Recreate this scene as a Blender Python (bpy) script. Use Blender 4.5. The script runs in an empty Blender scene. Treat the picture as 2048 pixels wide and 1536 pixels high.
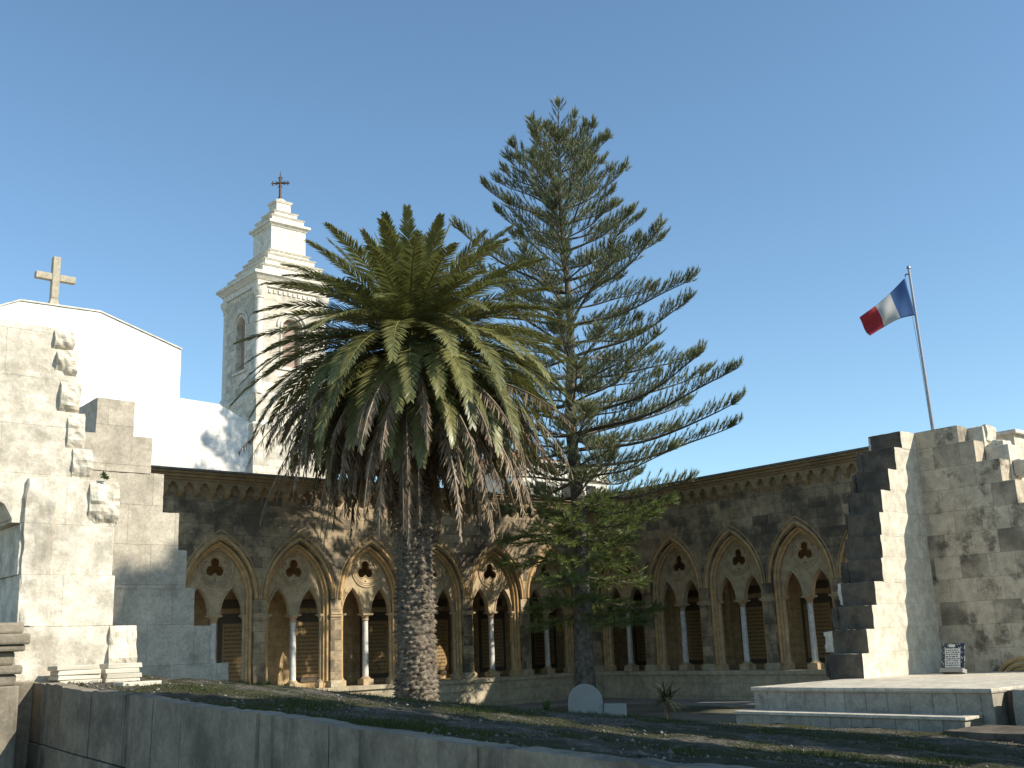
import bpy, bmesh, math, random
import numpy as np
from mathutils import Vector, Matrix, noise
from mathutils.geometry import tessellate_polygon

R = math.radians
random.seed(7)
rng = np.random.default_rng(11)
SC = bpy.context.scene
COL = SC.collection

# ------------------------------------------------------------------ camera, sky, sun, exposure
# world axes: X runs along the left cloister wing, Y along the right wing, Z up, eye at the origin
YAW, PITCH, ROLL = 0.86547, 0.237062, -0.037735
cam_d = bpy.data.cameras.new("camera")
cam_d.sensor_width = 36.0
cam_d.lens = 2152.3 / 2048 * 36.0
cam_d.clip_start, cam_d.clip_end = 0.1, 3000.0
cam = bpy.data.objects.new("camera", cam_d)
COL.objects.link(cam)
SC.camera = cam


def to_ab(x, y, z):
    sn, cs = math.sin(YAW), math.cos(YAW)
    return Vector((x * sn + y * cs, -x * cs + y * sn, z))


F0 = Vector((0, math.cos(PITCH), math.sin(PITCH)))
R0 = Vector((1, 0, 0))
U0 = R0.cross(F0)
FW = to_ab(*F0)
RT = to_ab(*(math.cos(ROLL) * R0 + math.sin(ROLL) * U0))
UP = to_ab(*(-math.sin(ROLL) * R0 + math.cos(ROLL) * U0))
cam.matrix_world = Matrix(((RT.x, UP.x, -FW.x, 0), (RT.y, UP.y, -FW.y, 0), (RT.z, UP.z, -FW.z, 0), (0, 0, 0, 1)))

SUN = Vector((0.66, -1.25, 1.0)).normalized()
world = bpy.data.worlds.new("World")
SC.world = world
world.use_nodes = True
wn, wl = world.node_tree.nodes, world.node_tree.links
bg = wn["Background"]
sky = wn.new("ShaderNodeTexSky")
sky.sky_type = 'NISHITA'
sky.sun_disc = False
sky.sun_elevation = math.asin(SUN.z)
sky.sun_rotation = math.atan2(SUN.x, SUN.y)
sky.altitude = 800
sky.air_density = 1.0
sky.dust_density = 0.45
sky.ozone_density = 2.0
tint = wn.new("ShaderNodeMix")
tint.data_type, tint.blend_type = 'RGBA', 'MULTIPLY'
tint.inputs[0].default_value = 1.0
tint.inputs[7].default_value = (0.90, 1.025, 0.995, 1)
wl.new(sky.outputs[0], tint.inputs[6])
wl.new(tint.outputs[2], bg.inputs[0])
bg.inputs[1].default_value = 0.15

sun_d = bpy.data.lights.new("sun", 'SUN')
sun_d.energy = 4.8
sun_d.angle = R(0.53)
sun_d.color = (1.0, 0.93, 0.80)
sun = bpy.data.objects.new("sun", sun_d)
COL.objects.link(sun)
sun.rotation_euler = (-SUN).to_track_quat('-Z', 'Y').to_euler()

SC.view_settings.view_transform = 'Standard'
SC.view_settings.look = 'None'
SC.view_settings.gamma = 1.0
SC.view_settings.exposure = 0.4
SC.cycles.max_bounces = 6
SC.cycles.transparent_max_bounces = 4


# ------------------------------------------------------------------ helpers: objects
def tag(o, label=None, cat=None, group=None, kind=None):
    for k, v in (("label", label), ("category", cat), ("group", group), ("kind", kind)):
        if v:
            o[k] = v
    return o


def thing(name, label, cat, loc, group=None):
    o = bpy.data.objects.new(name, None)
    o.empty_display_size = 0.3
    COL.objects.link(o)
    o.location = loc
    return tag(o, label, cat, group)


def root_loc(o):
    while o.parent:
        o = o.parent
    return Vector(o.location)


class MB:
    """collects shapes in world coordinates; build() makes one mesh object of them"""

    def __init__(s):
        s.v, s.f, s.m = [], [], []

    def add(s, vs, fs, m=0):
        n = len(s.v)
        s.v += [tuple(p) for p in vs]
        s.f += [tuple(i + n for i in f) for f in fs]
        s.m += [m] * len(fs)

    def hexa(s, p, m=0):  # p: 8 points, bottom 4 ccw then top 4
        s.add(p, [(3, 2, 1, 0), (4, 5, 6, 7), (0, 1, 5, 4), (1, 2, 6, 5), (2, 3, 7, 6), (3, 0, 4, 7)], m)

    def box(s, x0, x1, y0, y1, z0, z1, m=0):
        s.hexa([(x0, y0, z0), (x1, y0, z0), (x1, y1, z0), (x0, y1, z0),
                (x0, y0, z1), (x1, y0, z1), (x1, y1, z1), (x0, y1, z1)], m)

    def frustum(s, cx, cy, z0, z1, h0, h1, m=0):
        s.hexa([(cx - h0, cy - h0, z0), (cx + h0, cy - h0, z0), (cx + h0, cy + h0, z0), (cx - h0, cy + h0, z0),
                (cx - h1, cy - h1, z1), (cx + h1, cy - h1, z1), (cx + h1, cy + h1, z1), (cx - h1, cy + h1, z1)], m)

    def plate(s, outer, holes, w0, w1, M, m=0):
        """polygon (u,v) with holes, extruded along w from w0 to w1, mapped by M"""
        loops = [outer] + list(holes)
        tri = tessellate_polygon([[Vector((u, v, 0)) for u, v in l] for l in loops])
        flat = [p for l in loops for p in l]
        n = len(flat)
        vs = [M(u, v, w0) for u, v in flat] + [M(u, v, w1) for u, v in flat]
        fs = [tuple(t) for t in tri] + [tuple(i + n for i in reversed(t)) for t in tri]
        k = 0
        for l in loops:
            c = len(l)
            for i in range(c):
                j = (i + 1) % c
                fs.append((k + i, k + j, k + j + n, k + i + n))
            k += c
        s.add(vs, fs, m)

    def lathe(s, cx, cy, prof, n=16, m=0, cap=True):
        vs, fs = [], []
        for r, z in prof:
            for i in range(n):
                t = 2 * math.pi * i / n
                vs.append((cx + r * math.cos(t), cy + r * math.sin(t), z))
        for k in range(len(prof) - 1):
            for i in range(n):
                j = (i + 1) % n
                fs.append((k * n + i, k * n + j, (k + 1) * n + j, (k + 1) * n + i))
        if cap:
            fs.append(tuple(reversed(range(n))))
            fs.append(tuple(range((len(prof) - 1) * n, len(prof) * n)))
        s.add(vs, fs, m)

    def tube(s, pts, rad, n=6, m=0, closed=False):
        P = [Vector(p) for p in pts]
        k = len(P)
        rad = rad if isinstance(rad, (list, tuple)) else [rad] * k
        vs, fs = [], []
        prev = None
        for i in range(k):
            if closed:
                t = P[(i + 1) % k] - P[i - 1]
            else:
                t = P[min(i + 1, k - 1)] - P[max(i - 1, 0)]
            t.normalize()
            if prev is None:
                a = Vector((0, 0, 1)) if abs(t.z) < 0.9 else Vector((1, 0, 0))
                a = (a - t * a.dot(t)).normalized()
            else:
                a = (prev - t * prev.dot(t)).normalized()
            prev = a
            b = t.cross(a)
            for j in range(n):
                q = 2 * math.pi * j / n
                vs.append(P[i] + (a * math.cos(q) + b * math.sin(q)) * rad[i])
        for i in range(k if closed else k - 1):
            i2 = (i + 1) % k
            for j in range(n):
                j2 = (j + 1) % n
                fs.append((i * n + j, i * n + j2, i2 * n + j2, i2 * n + j))
        if not closed:
            fs.append(tuple(reversed(range(n))))
            fs.append(tuple(range((k - 1) * n, k * n)))
        s.add(vs, fs, m)

    def rough(s, x0, x1, y0, y1, z0, z1, amp=0.04, freq=4.0, seg=7, m=0, rnd=0.0, barrel=0.0, flat=False, mneg=None):
        """a roughly broken block: a box with subdivided, displaced faces"""
        c = Vector(((x0 + x1) / 2, (y0 + y1) / 2, (z0 + z1) / 2))
        h = Vector(((x1 - x0) / 2, (y1 - y0) / 2, (z1 - z0) / 2))
        off = Vector((random.random() * 50, random.random() * 50, 0))
        idx, vs, fs = {}, [], []

        def pt(q):
            key = tuple(round(a, 4) for a in q)
            if key not in idx:
                d = Vector(q)
                l = d.length / max(abs(d.x), abs(d.y), abs(d.z))
                d2 = d * (1 - rnd * (l - 1))
                p = Vector((c.x + d2.x * h.x, c.y + d2.y * h.y, c.z + d2.z * h.z))
                nv = noise.noise_vector(p * freq + off) + 0.5 * noise.noise_vector(p * freq * 2.7 + off)
                idx[key] = len(vs)
                if flat:
                    nv = Vector((nv.x * 0.25, nv.y, 0))
                if barrel and q[1] < 0:
                    p.y -= barrel * (1 - q[2] ** 2) * (1 - 0.35 * q[0] ** 2) * (-q[1])
                vs.append(p + nv * amp)
            return idx[key]

        for ax in range(3):
            for sg in (-1, 1):
                for i in range(seg):
                    for j in range(seg):
                        cs = []
                        for a, b in ((i, j), (i + 1, j), (i + 1, j + 1), (i, j + 1)):
                            q = [0, 0, 0]
                            q[ax] = sg
                            q[(ax + 1) % 3] = 2 * a / seg - 1
                            q[(ax + 2) % 3] = 2 * b / seg - 1
                            cs.append(pt(q))
                        fs.append(cs if sg > 0 else cs[::-1])
        k0 = len(s.m)
        s.add(vs, fs, m)
        if mneg is not None:
            s.m[k0 + 0:k0 + seg * seg] = [mneg] * (seg * seg)

    def build(s, name, mats, parent=None, loc=None, smooth=False, bevel=0.0):
        base = root_loc(parent) if parent else Vector(loc or (0, 0, 0))
        me = bpy.data.meshes.new(name)
        me.from_pydata([(p[0] - base.x, p[1] - base.y, p[2] - base.z) for p in s.v], [], s.f)
        bm = bmesh.new()
        bm.from_mesh(me)
        bmesh.ops.recalc_face_normals(bm, faces=bm.faces)
        bm.to_mesh(me)
        bm.free()
        for mt in (mats if isinstance(mats, (list, tuple)) else [mats]):
            me.materials.append(mt)
        if len(s.m) == len(me.polygons):
            me.polygons.foreach_set("material_index", s.m)
        if smooth:
            me.polygons.foreach_set("use_smooth", [True] * len(me.polygons))
            me.set_sharp_from_angle(angle=R(40))
        o = bpy.data.objects.new(name, me)
        COL.objects.link(o)
        if parent:
            o.parent = parent
        else:
            o.location = base
        if bevel:
            md = o.modifiers.new("bevel", 'BEVEL')
            md.width, md.segments, md.limit_method = bevel, 2, 'ANGLE'
        return o


def raw_mesh(name, V, Q, mats, parent=None, loc=None, var=None, mi=None, tri=False):
    """numpy verts (n,3) and quads (k,4) to an object; var = per-vertex float attribute"""
    base = root_loc(parent) if parent else Vector(loc or (0, 0, 0))
    V = np.asarray(V, np.float32) - np.array(base, np.float32)
    Q = np.asarray(Q, np.int32)
    k = Q.shape[1]
    me = bpy.data.meshes.new(name)
    me.vertices.add(len(V))
    me.vertices.foreach_set("co", V.ravel())
    me.loops.add(Q.size)
    me.loops.foreach_set("vertex_index", Q.ravel())
    me.polygons.add(len(Q))
    me.polygons.foreach_set("loop_start", np.arange(0, Q.size, k, dtype=np.int32))
    for mt in (mats if isinstance(mats, (list, tuple)) else [mats]):
        me.materials.append(mt)
    if mi is not None:
        me.polygons.foreach_set("material_index", np.asarray(mi, np.int32))
    me.update(calc_edges=True)
    me.validate()
    if var is not None:
        at = me.attributes.new("var", 'FLOAT', 'POINT')
        at.data.foreach_set("value", np.asarray(var, np.float32))
    o = bpy.data.objects.new(name, me)
    COL.objects.link(o)
    if parent:
        o.parent = parent
    else:
        o.location = base
    return o


def copy_part(o, parent, delta):
    c = o.copy()
    COL.objects.link(c)
    c.parent = parent
    c.location = Vector(o.location) + Vector(delta)
    for ch in [x for x in o.children]:
        g = ch.copy()
        COL.objects.link(g)
        g.parent = c
    return c


# ------------------------------------------------------------------ helpers: materials
class NT:
    def __init__(s, name):
        s.mat = bpy.data.materials.new(name)
        s.mat.use_nodes = True
        s.n, s.l = s.mat.node_tree.nodes, s.mat.node_tree.links
        s.b = s.n["Principled BSDF"]
        s.b.inputs["Specular IOR Level"].default_value = 0.25

    def node(s, t, **kw):
        x = s.n.new(t)
        for k, v in kw.items():
            setattr(x, k, v)
        return x

    def set(s, sock, v):
        if hasattr(v, "is_output") or hasattr(v, "links"):
            s.l.new(v, sock)
        elif isinstance(v, (tuple, list)) and len(v) == 3 and sock.type == 'RGBA':
            sock.default_value = (*v, 1)
        else:
            sock.default_value = v

    def math(s, op, a, b=0.0, c=None, clamp=False):
        x = s.node("ShaderNodeMath", operation=op, use_clamp=clamp)
        s.set(x.inputs[0], a)
        s.set(x.inputs[1], b)
        if c is not None:
            s.set(x.inputs[2], c)
        return x.outputs[0]

    def mix(s, fac, a, b, mode='MIX'):
        x = s.node("ShaderNodeMix", data_type='RGBA', blend_type=mode)
        s.set(x.inputs[0], fac)
        s.set(x.inputs[6], a)
        s.set(x.inputs[7], b)
        return x.outputs[2]

    def comb(s, x, y, z):
        c = s.node("ShaderNodeCombineXYZ")
        for i, v in enumerate((x, y, z)):
            s.set(c.inputs[i], v)
        return c.outputs[0]

    def noise(s, vec, scale, detail=4, rough=0.55, dim='3D'):
        x = s.node("ShaderNodeTexNoise")
        if vec is not None:
            s.l.new(vec, x.inputs["Vector"])
        x.inputs["Scale"].default_value = scale
        x.inputs["Detail"].default_value = detail
        x.inputs["Roughness"].default_value = rough
        return x.outputs["Fac"]

    def ramp(s, v, lo, hi, a=0.0, b=1.0):
        x = s.node("ShaderNodeMapRange", interpolation_type='SMOOTHSTEP')
        s.set(x.inputs[0], v)
        for i, q in enumerate((lo, hi, a, b)):
            x.inputs[i + 1].default_value = q
        return x.outputs[0]

    def pos(s):
        return s.node("ShaderNodeNewGeometry").outputs["Position"]

    def wall(s):
        """world position unrolled on the wall the face belongs to: (along, up)"""
        g = s.node("ShaderNodeNewGeometry")
        p = s.node("ShaderNodeSeparateXYZ")
        s.l.new(g.outputs["Position"], p.inputs[0])
        q = s.node("ShaderNodeSeparateXYZ")
        s.l.new(g.outputs["True Normal"], q.inputs[0])
        ax = s.math('GREATER_THAN', s.math('ABSOLUTE', q.outputs[0]), 0.6)
        az = s.math('GREATER_THAN', s.math('ABSOLUTE', q.outputs[2]), 0.6)
        u = s.math('MULTIPLY_ADD', ax, s.math('SUBTRACT', p.outputs[1], p.outputs[0]), p.outputs[0])
        v = s.math('MULTIPLY_ADD', az, s.math('SUBTRACT', p.outputs[1], p.outputs[2]), p.outputs[2])
        return u, v, g.outputs["Position"]

    def bump(s, h, strength, dist=0.02, prev=None):
        x = s.node("ShaderNodeBump")
        x.inputs["Strength"].default_value = strength
        x.inputs["Distance"].default_value = dist
        s.set(x.inputs["Height"], h)
        if prev is not None:
            s.l.new(prev, x.inputs["Normal"])
        return x.outputs[0]


def stone(name, base, bw=0.0, bh=0.5, z0=0.0, u0=0.0, var=0.18, mortar=None, msize=0.006, stain=(0.06, 0.055, 0.05),
          stain_amt=0.35, stain_lo=0.55, stain_hi=0.75, brick_stain=0.0, streak=0.0, rough=0.85, bump=0.35, grain=1.0,
          warm=None, warm_amt=0.0, offset=0.5, sc=1.0):
    t = NT(name)
    u, v, P = t.wall()
    c = None
    fac = None
    if bw:
        def brick(o, bias=0.0):
            b = t.node("ShaderNodeTexBrick", offset=offset, squash=1.0)
            t.l.new(t.comb(t.math('ADD', u, u0 + 40 + o), t.math('ADD', v, 40 - z0), 0.0), b.inputs["Vector"])
            b.inputs["Scale"].default_value = 1.0
            b.inputs["Brick Width"].default_value = bw
            b.inputs["Row Height"].default_value = bh
            b.inputs["Mortar Size"].default_value = msize
            b.inputs["Mortar Smooth"].default_value = 0.3
            b.inputs["Bias"].default_value = bias
            return b
        b = brick(0.0)
        b.inputs["Color1"].default_value = (*[x * (1 + var) for x in base], 1)
        b.inputs["Color2"].default_value = (*[x * (1 - var) for x in base], 1)
        mc = mortar or tuple(x * 0.6 for x in base)
        b.inputs["Mortar"].default_value = (*mc, 1)
        c, fac = b.outputs[0], b.outputs[1]
        if brick_stain:
            b2 = brick(0.0, -0.35)
            # same joints, another random tint: picks out a few dark blocks
            b2.inputs["Color1"].default_value = (0, 0, 0, 1)
            b2.inputs["Color2"].default_value = (1, 1, 1, 1)
            b2.inputs["Mortar"].default_value = (0, 0, 0, 1)
            f2 = t.ramp(t.math('MULTIPLY', b2.outputs[0], t.noise(P, 0.9 * sc, 3)), 0.2, 0.38, 0, brick_stain)
            c = t.mix(f2, c, stain)
    else:
        c = t.mix(t.noise(P, 1.3 * sc, 3), tuple(x * (1 + var) for x in base), tuple(x * (1 - var) for x in base))
    if warm:
        c = t.mix(t.ramp(t.noise(P, 0.55 * sc, 4), 0.42, 0.68, 0, warm_amt), c, warm)
    n1 = t.noise(P, 5.0 * grain, 8, 0.65)
    c = t.mix(0.55, c, t.mix(t.ramp(n1, 0.3, 0.7), (0.62, 0.6, 0.57), (1.3, 1.3, 1.3)), 'MULTIPLY')
    n2 = t.noise(P, 28.0 * grain, 5, 0.7)
    c = t.mix(0.4, c, t.mix(t.ramp(n2, 0.35, 0.65), (0.7, 0.7, 0.7), (1.25, 1.25, 1.25)), 'MULTIPLY')
    st = t.noise(P, 1.1 * sc, 9, 0.68)
    sf = t.ramp(st, stain_lo, stain_hi, 0, stain_amt)
    c = t.mix(sf, c, stain)
    if streak:
        sv = t.comb(t.math('MULTIPLY', u, 5.0), t.math('MULTIPLY', v, 0.5), 0.0)
        c = t.mix(t.ramp(t.noise(sv, 1.0, 6, 0.6), 0.5, 0.72, 0, streak), c, stain)
    t.set(t.b.inputs["Base Color"], c)
    t.b.inputs["Roughness"].default_value = rough
    nb = t.bump(n1, bump, 0.03)
    nb = t.bump(n2, bump * 0.6, 0.008, nb)
    if fac is not None:
        nb = t.bump(t.math('SUBTRACT', 1.0, fac), 0.6, 0.012, nb)
    t.l.new(nb, t.b.inputs["Normal"])
    return t.mat


def plain(name, col, rough=0.6, metal=0.0, var=0.15, scale=6.0, bump=0.0):
    t = NT(name)
    n = t.noise(t.pos(), scale, 5)
    t.set(t.b.inputs["Base Color"], t.mix(n, tuple(x * (1 + var) for x in col), tuple(x * (1 - var) for x in col)))
    t.b.inputs["Roughness"].default_value = rough
    t.b.inputs["Metallic"].default_value = metal
    if bump:
        t.l.new(t.bump(n, bump, 0.02), t.b.inputs["Normal"])
    return t.mat


def leaf(name, a, b, rough=0.45, trans=0.25, c=None, spec=0.35):
    """foliage: colour runs with the per-leaf attribute 'var'"""
    t = NT(name)
    at = t.node("ShaderNodeAttribute", attribute_name="var")
    col = t.mix(at.outputs["Fac"], a, b)
    n = t.noise(t.pos(), 2.2, 3)
    col = t.mix(t.ramp(n, 0.35, 0.7, 0, 0.5), col, c or tuple(x * 0.6 for x in a))
    t.set(t.b.inputs["Base Color"], col)
    t.b.inputs["Roughness"].default_value = rough
    t.b.inputs["Specular IOR Level"].default_value = spec
    if trans:
        tr = t.node("ShaderNodeBsdfTranslucent")
        t.set(tr.inputs[0], t.mix(0.35, col, (0.22, 0.26, 0.03)))
        mx = t.node("ShaderNodeMixShader")
        mx.inputs[0].default_value = trans
        t.l.new(t.b.outputs[0], mx.inputs[1])
        t.l.new(tr.outputs[0], mx.inputs[2])
        t.l.new(mx.outputs[0], t.n["Material Output"].inputs[0])
    return t.mat


M_CLOIS = stone("weathered_cloister_ashlar", (0.37, 0.285, 0.18), 0.62, 0.31, 0.02, var=0.25, mortar=(0.17, 0.14, 0.10),
                stain=(0.065, 0.058, 0.047), stain_amt=0.75, stain_lo=0.42, stain_hi=0.62, brick_stain=0.7)
M_OCHRE = stone("ochre_moulded_stone", (0.52, 0.34, 0.16), 0, var=0.14, stain=(0.16, 0.13, 0.09), stain_amt=0.45,
                stain_lo=0.5, stain_hi=0.7)
M_TRAC = stone("tracery_stone", (0.47, 0.36, 0.22), 0, var=0.12, stain=(0.13, 0.12, 0.1), stain_amt=0.4)
M_INNER = stone("ochre_gallery_wall", (0.46, 0.335, 0.185), 0.55, 0.3, var=0.1, stain_amt=0.15)
M_MARBLE = stone("pale_marble_shaft", (0.62, 0.60, 0.55), 0, var=0.06, stain=(0.3, 0.28, 0.24), stain_amt=0.3, bump=0.1)
M_COPING = stone("pale_plinth_stone", (0.47, 0.40, 0.28), 0.9, 0.4, -1.08, var=0.12, stain=(0.13, 0.12, 0.1), stain_amt=0.55,
                 stain_lo=0.45)
M_CORNICE = stone("ochre_cornice_stone", (0.34, 0.25, 0.14), 0, var=0.16, stain=(0.08, 0.075, 0.06), stain_amt=0.55, stain_lo=0.45)
M_ROOF = stone("grey_roof_flashing", (0.19, 0.185, 0.16), 0, var=0.1, stain=(0.08, 0.08, 0.07), stain_amt=0.5)
M_RUIN = stone("rough_limestone", (0.66, 0.61, 0.51), 1.3, 0.5, 0.33, var=0.06, mortar=(0.52, 0.47, 0.38), msize=0.003, stain=(0.24, 0.205, 0.155), stain_amt=0.6,
               stain_lo=0.47, stain_hi=0.68, sc=1.5, bump=0.7)
M_BOSS = stone("broken_limestone", (0.66, 0.60, 0.49), 0, var=0.15, stain=(0.2, 0.17, 0.12), stain_amt=0.45, bump=0.9)
M_GREYW = stone("dressed_limestone", (0.47, 0.42, 0.335), 0.62, 0.5, -0.1, u0=0.2, var=0.07, mortar=(0.37, 0.33, 0.26), msize=0.004,
                stain=(0.17, 0.15, 0.12), stain_amt=0.45, stain_lo=0.52, stain_hi=0.74, sc=1.4)
M_BIGW = stone("stained_limestone_wall", (0.48, 0.415, 0.315), 0.62, 0.5, -0.95, u0=0.25, var=0.14, mortar=(0.31, 0.27, 0.2), msize=0.005,
               stain=(0.06, 0.052, 0.04), stain_amt=0.75, stain_lo=0.5, stain_hi=0.64, brick_stain=0.62, sc=1.5)
M_DARKW = stone("shaded_dark_limestone", (0.14, 0.115, 0.085), 0, var=0.2, stain=(0.045, 0.04, 0.035), stain_amt=0.7,
                stain_lo=0.4, stain_hi=0.62, sc=1.6)  # dark tone holds the shade of the stub end and the gap
M_STRIP = stone("pale_limestone_face", (0.62, 0.57, 0.46), 0.55, 0.5, -0.95, u0=0.1, var=0.07, mortar=(0.5, 0.45, 0.36), msize=0.004,
                stain=(0.3, 0.26, 0.18), stain_amt=0.4, stain_lo=0.5, sc=1.5)
M_CHURCH = stone("white_church_limestone", (0.84, 0.82, 0.76), 0.9, 0.42, var=0.03, mortar=(0.78, 0.75, 0.68), msize=0.006,
                 stain=(0.66, 0.62, 0.5), stain_amt=0.3, grain=0.6, bump=0.15)
M_TOWER = stone("tower_limestone", (0.60, 0.54, 0.44), 0.7, 0.36, var=0.22, mortar=(0.5, 0.46, 0.38), msize=0.012,
                stain=(0.2, 0.17, 0.13), stain_amt=0.5, stain_lo=0.52, stain_hi=0.75, sc=0.6, grain=0.7)
M_TOWERT = stone("tower_trim_limestone", (0.70, 0.65, 0.55), 0, var=0.08, stain=(0.2, 0.17, 0.13), stain_amt=0.4, sc=0.6)
M_RED = plain("reddish_plaster", (0.34, 0.25, 0.2), 0.9, var=0.25)
M_CROSS = stone("lichen_stone", (0.44, 0.39, 0.29), 0, stain=(0.36, 0.25, 0.08), stain_amt=0.6, var=0.2)
M_IRON = plain("rusted_iron", (0.10, 0.075, 0.055), 0.7, 0.4, 0.4)
M_FWALL = stone("weathered_slab_stone", (0.255, 0.22, 0.165), 0, var=0.18, stain=(0.05, 0.045, 0.034), stain_amt=0.6,
                stain_lo=0.45, stain_hi=0.66, streak=0.8, sc=1.3)
M_TERR = stone("terrace_facing_slabs", (0.37, 0.335, 0.27), 0.41, 3.0, -2.6, var=0.05, mortar=(0.2, 0.18, 0.15), msize=0.008, offset=0.0,
               stain=(0.12, 0.115, 0.1), stain_amt=0.6, stain_lo=0.5, stain_hi=0.7, sc=2.2)
M_TERRT = stone("terrace_top_slabs", (0.55, 0.5, 0.4), 0.6, 0.6, var=0.08, stain=(0.25, 0.21, 0.15), stain_amt=0.5, sc=2.0)
M_SLAB = plain("cut_stone_slab", (0.58, 0.53, 0.43), 0.75, var=0.08, scale=9, bump=0.15)
M_WHITE = plain("white_marker_stone", (0.32, 0.31, 0.28), 0.8, var=0.18, scale=5, bump=0.15)
M_TILE_RED = plain("orange_roof_tiles", (0.52, 0.2, 0.1), 0.8, var=0.3, scale=8)
M_BWALL = plain("cream_rendered_wall", (0.68, 0.64, 0.55), 0.85, var=0.06, scale=2)
M_DARK = plain("dark_recess", (0.03, 0.03, 0.028), 0.9)
M_STEEL = plain("galvanised_steel", (0.36, 0.35, 0.37), 0.4, 0.6, 0.1)
M_ROPE = plain("flag_rope", (0.35, 0.33, 0.3), 0.9)
M_INK = plain("dark_glaze_lettering", (0.035, 0.035, 0.045), 0.4)
M_TPALE = plain("ochre_tile_glaze", (0.34, 0.235, 0.115), 0.35, var=0.12)
M_TTEXT = plain("brown_glaze_lettering", (0.15, 0.095, 0.05), 0.4)
M_TFRAME = plain("dark_tile_border", (0.10, 0.08, 0.06), 0.4, var=0.4, scale=20)


# ------------------------------------------------------------------ setting: ground, bed, path
def tps(P, Z):
    P = np.asarray(P, float)
    n = len(P)
    d = np.linalg.norm(P[:, None] - P[None], axis=2)
    K = np.where(d > 0, d * d * np.log(d + 1e-12), 0) + np.eye(n) * 0.15
    A = np.block([[K, np.c_[np.ones(n), P]], [np.c_[np.ones(n), P].T, np.zeros((3, 3))]])
    w = np.linalg.solve(A, np.r_[Z, 0, 0, 0])

    def f(x, y):
        q = np.stack([x, y], -1)
        dd = np.linalg.norm(q[..., None, :] - P, axis=-1)
        k = np.where(dd > 0, dd * dd * np.log(dd + 1e-12), 0)
        return k @ w[:n] + w[n] + q @ w[n + 1:]
    return f


CTRL = [(3.4, 11.1, -.19), (3.4, 9.84, -.25), (3.4, 8.79, -.29), (3.4, 7.1, -.38), (3.4, 5.62, -.43), (3.4, 4.23, -.47), (3.4, 3.04, -.5),
        (3.4, 1.0, -.5), (6.48, 13.52, -.40), (7.5, 12.97, -.55), (8.49, 12.57, -.68), (9.51, 12.16, -.81), (10.46, 11.65, -.94),
        (11.32, 11.22, -1.04), (12.44, 11.4, -1.2), (15.7, 12.7, -1.5), (15.9, 8.6, -1.56), (15.5, 7.5, -1.58), (4.3, 11.0, -.2),
        (12, 5, -1.45), (9, 3, -1.2), (16, 3, -1.75), (6.0, 8.0, -.62), (9.0, 8.0, -.98)]
bed_f = tps([c[:2] for c in CTRL], np.array([c[2] for c in CTRL]))
EDGE = np.array([(3.2, 13.6), (6.55, 13.6), (7.5, 12.97), (8.49, 12.57), (9.51, 12.16), (10.46, 11.65), (11.32, 11.22), (12.44, 11.4), (14.2, 12.2), (15.73, 12.75), (17.0, 12.9)])


def bed_z(x, y):
    x, y = np.asarray(x, float), np.asarray(y, float)
    z = bed_f(x, y)
    ey = np.interp(x, EDGE[:, 0], EDGE[:, 1])
    over = np.maximum(0, y - ey)
    return z - over * 0.55 - np.maximum(0, x - 17.0) * 0.3


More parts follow.
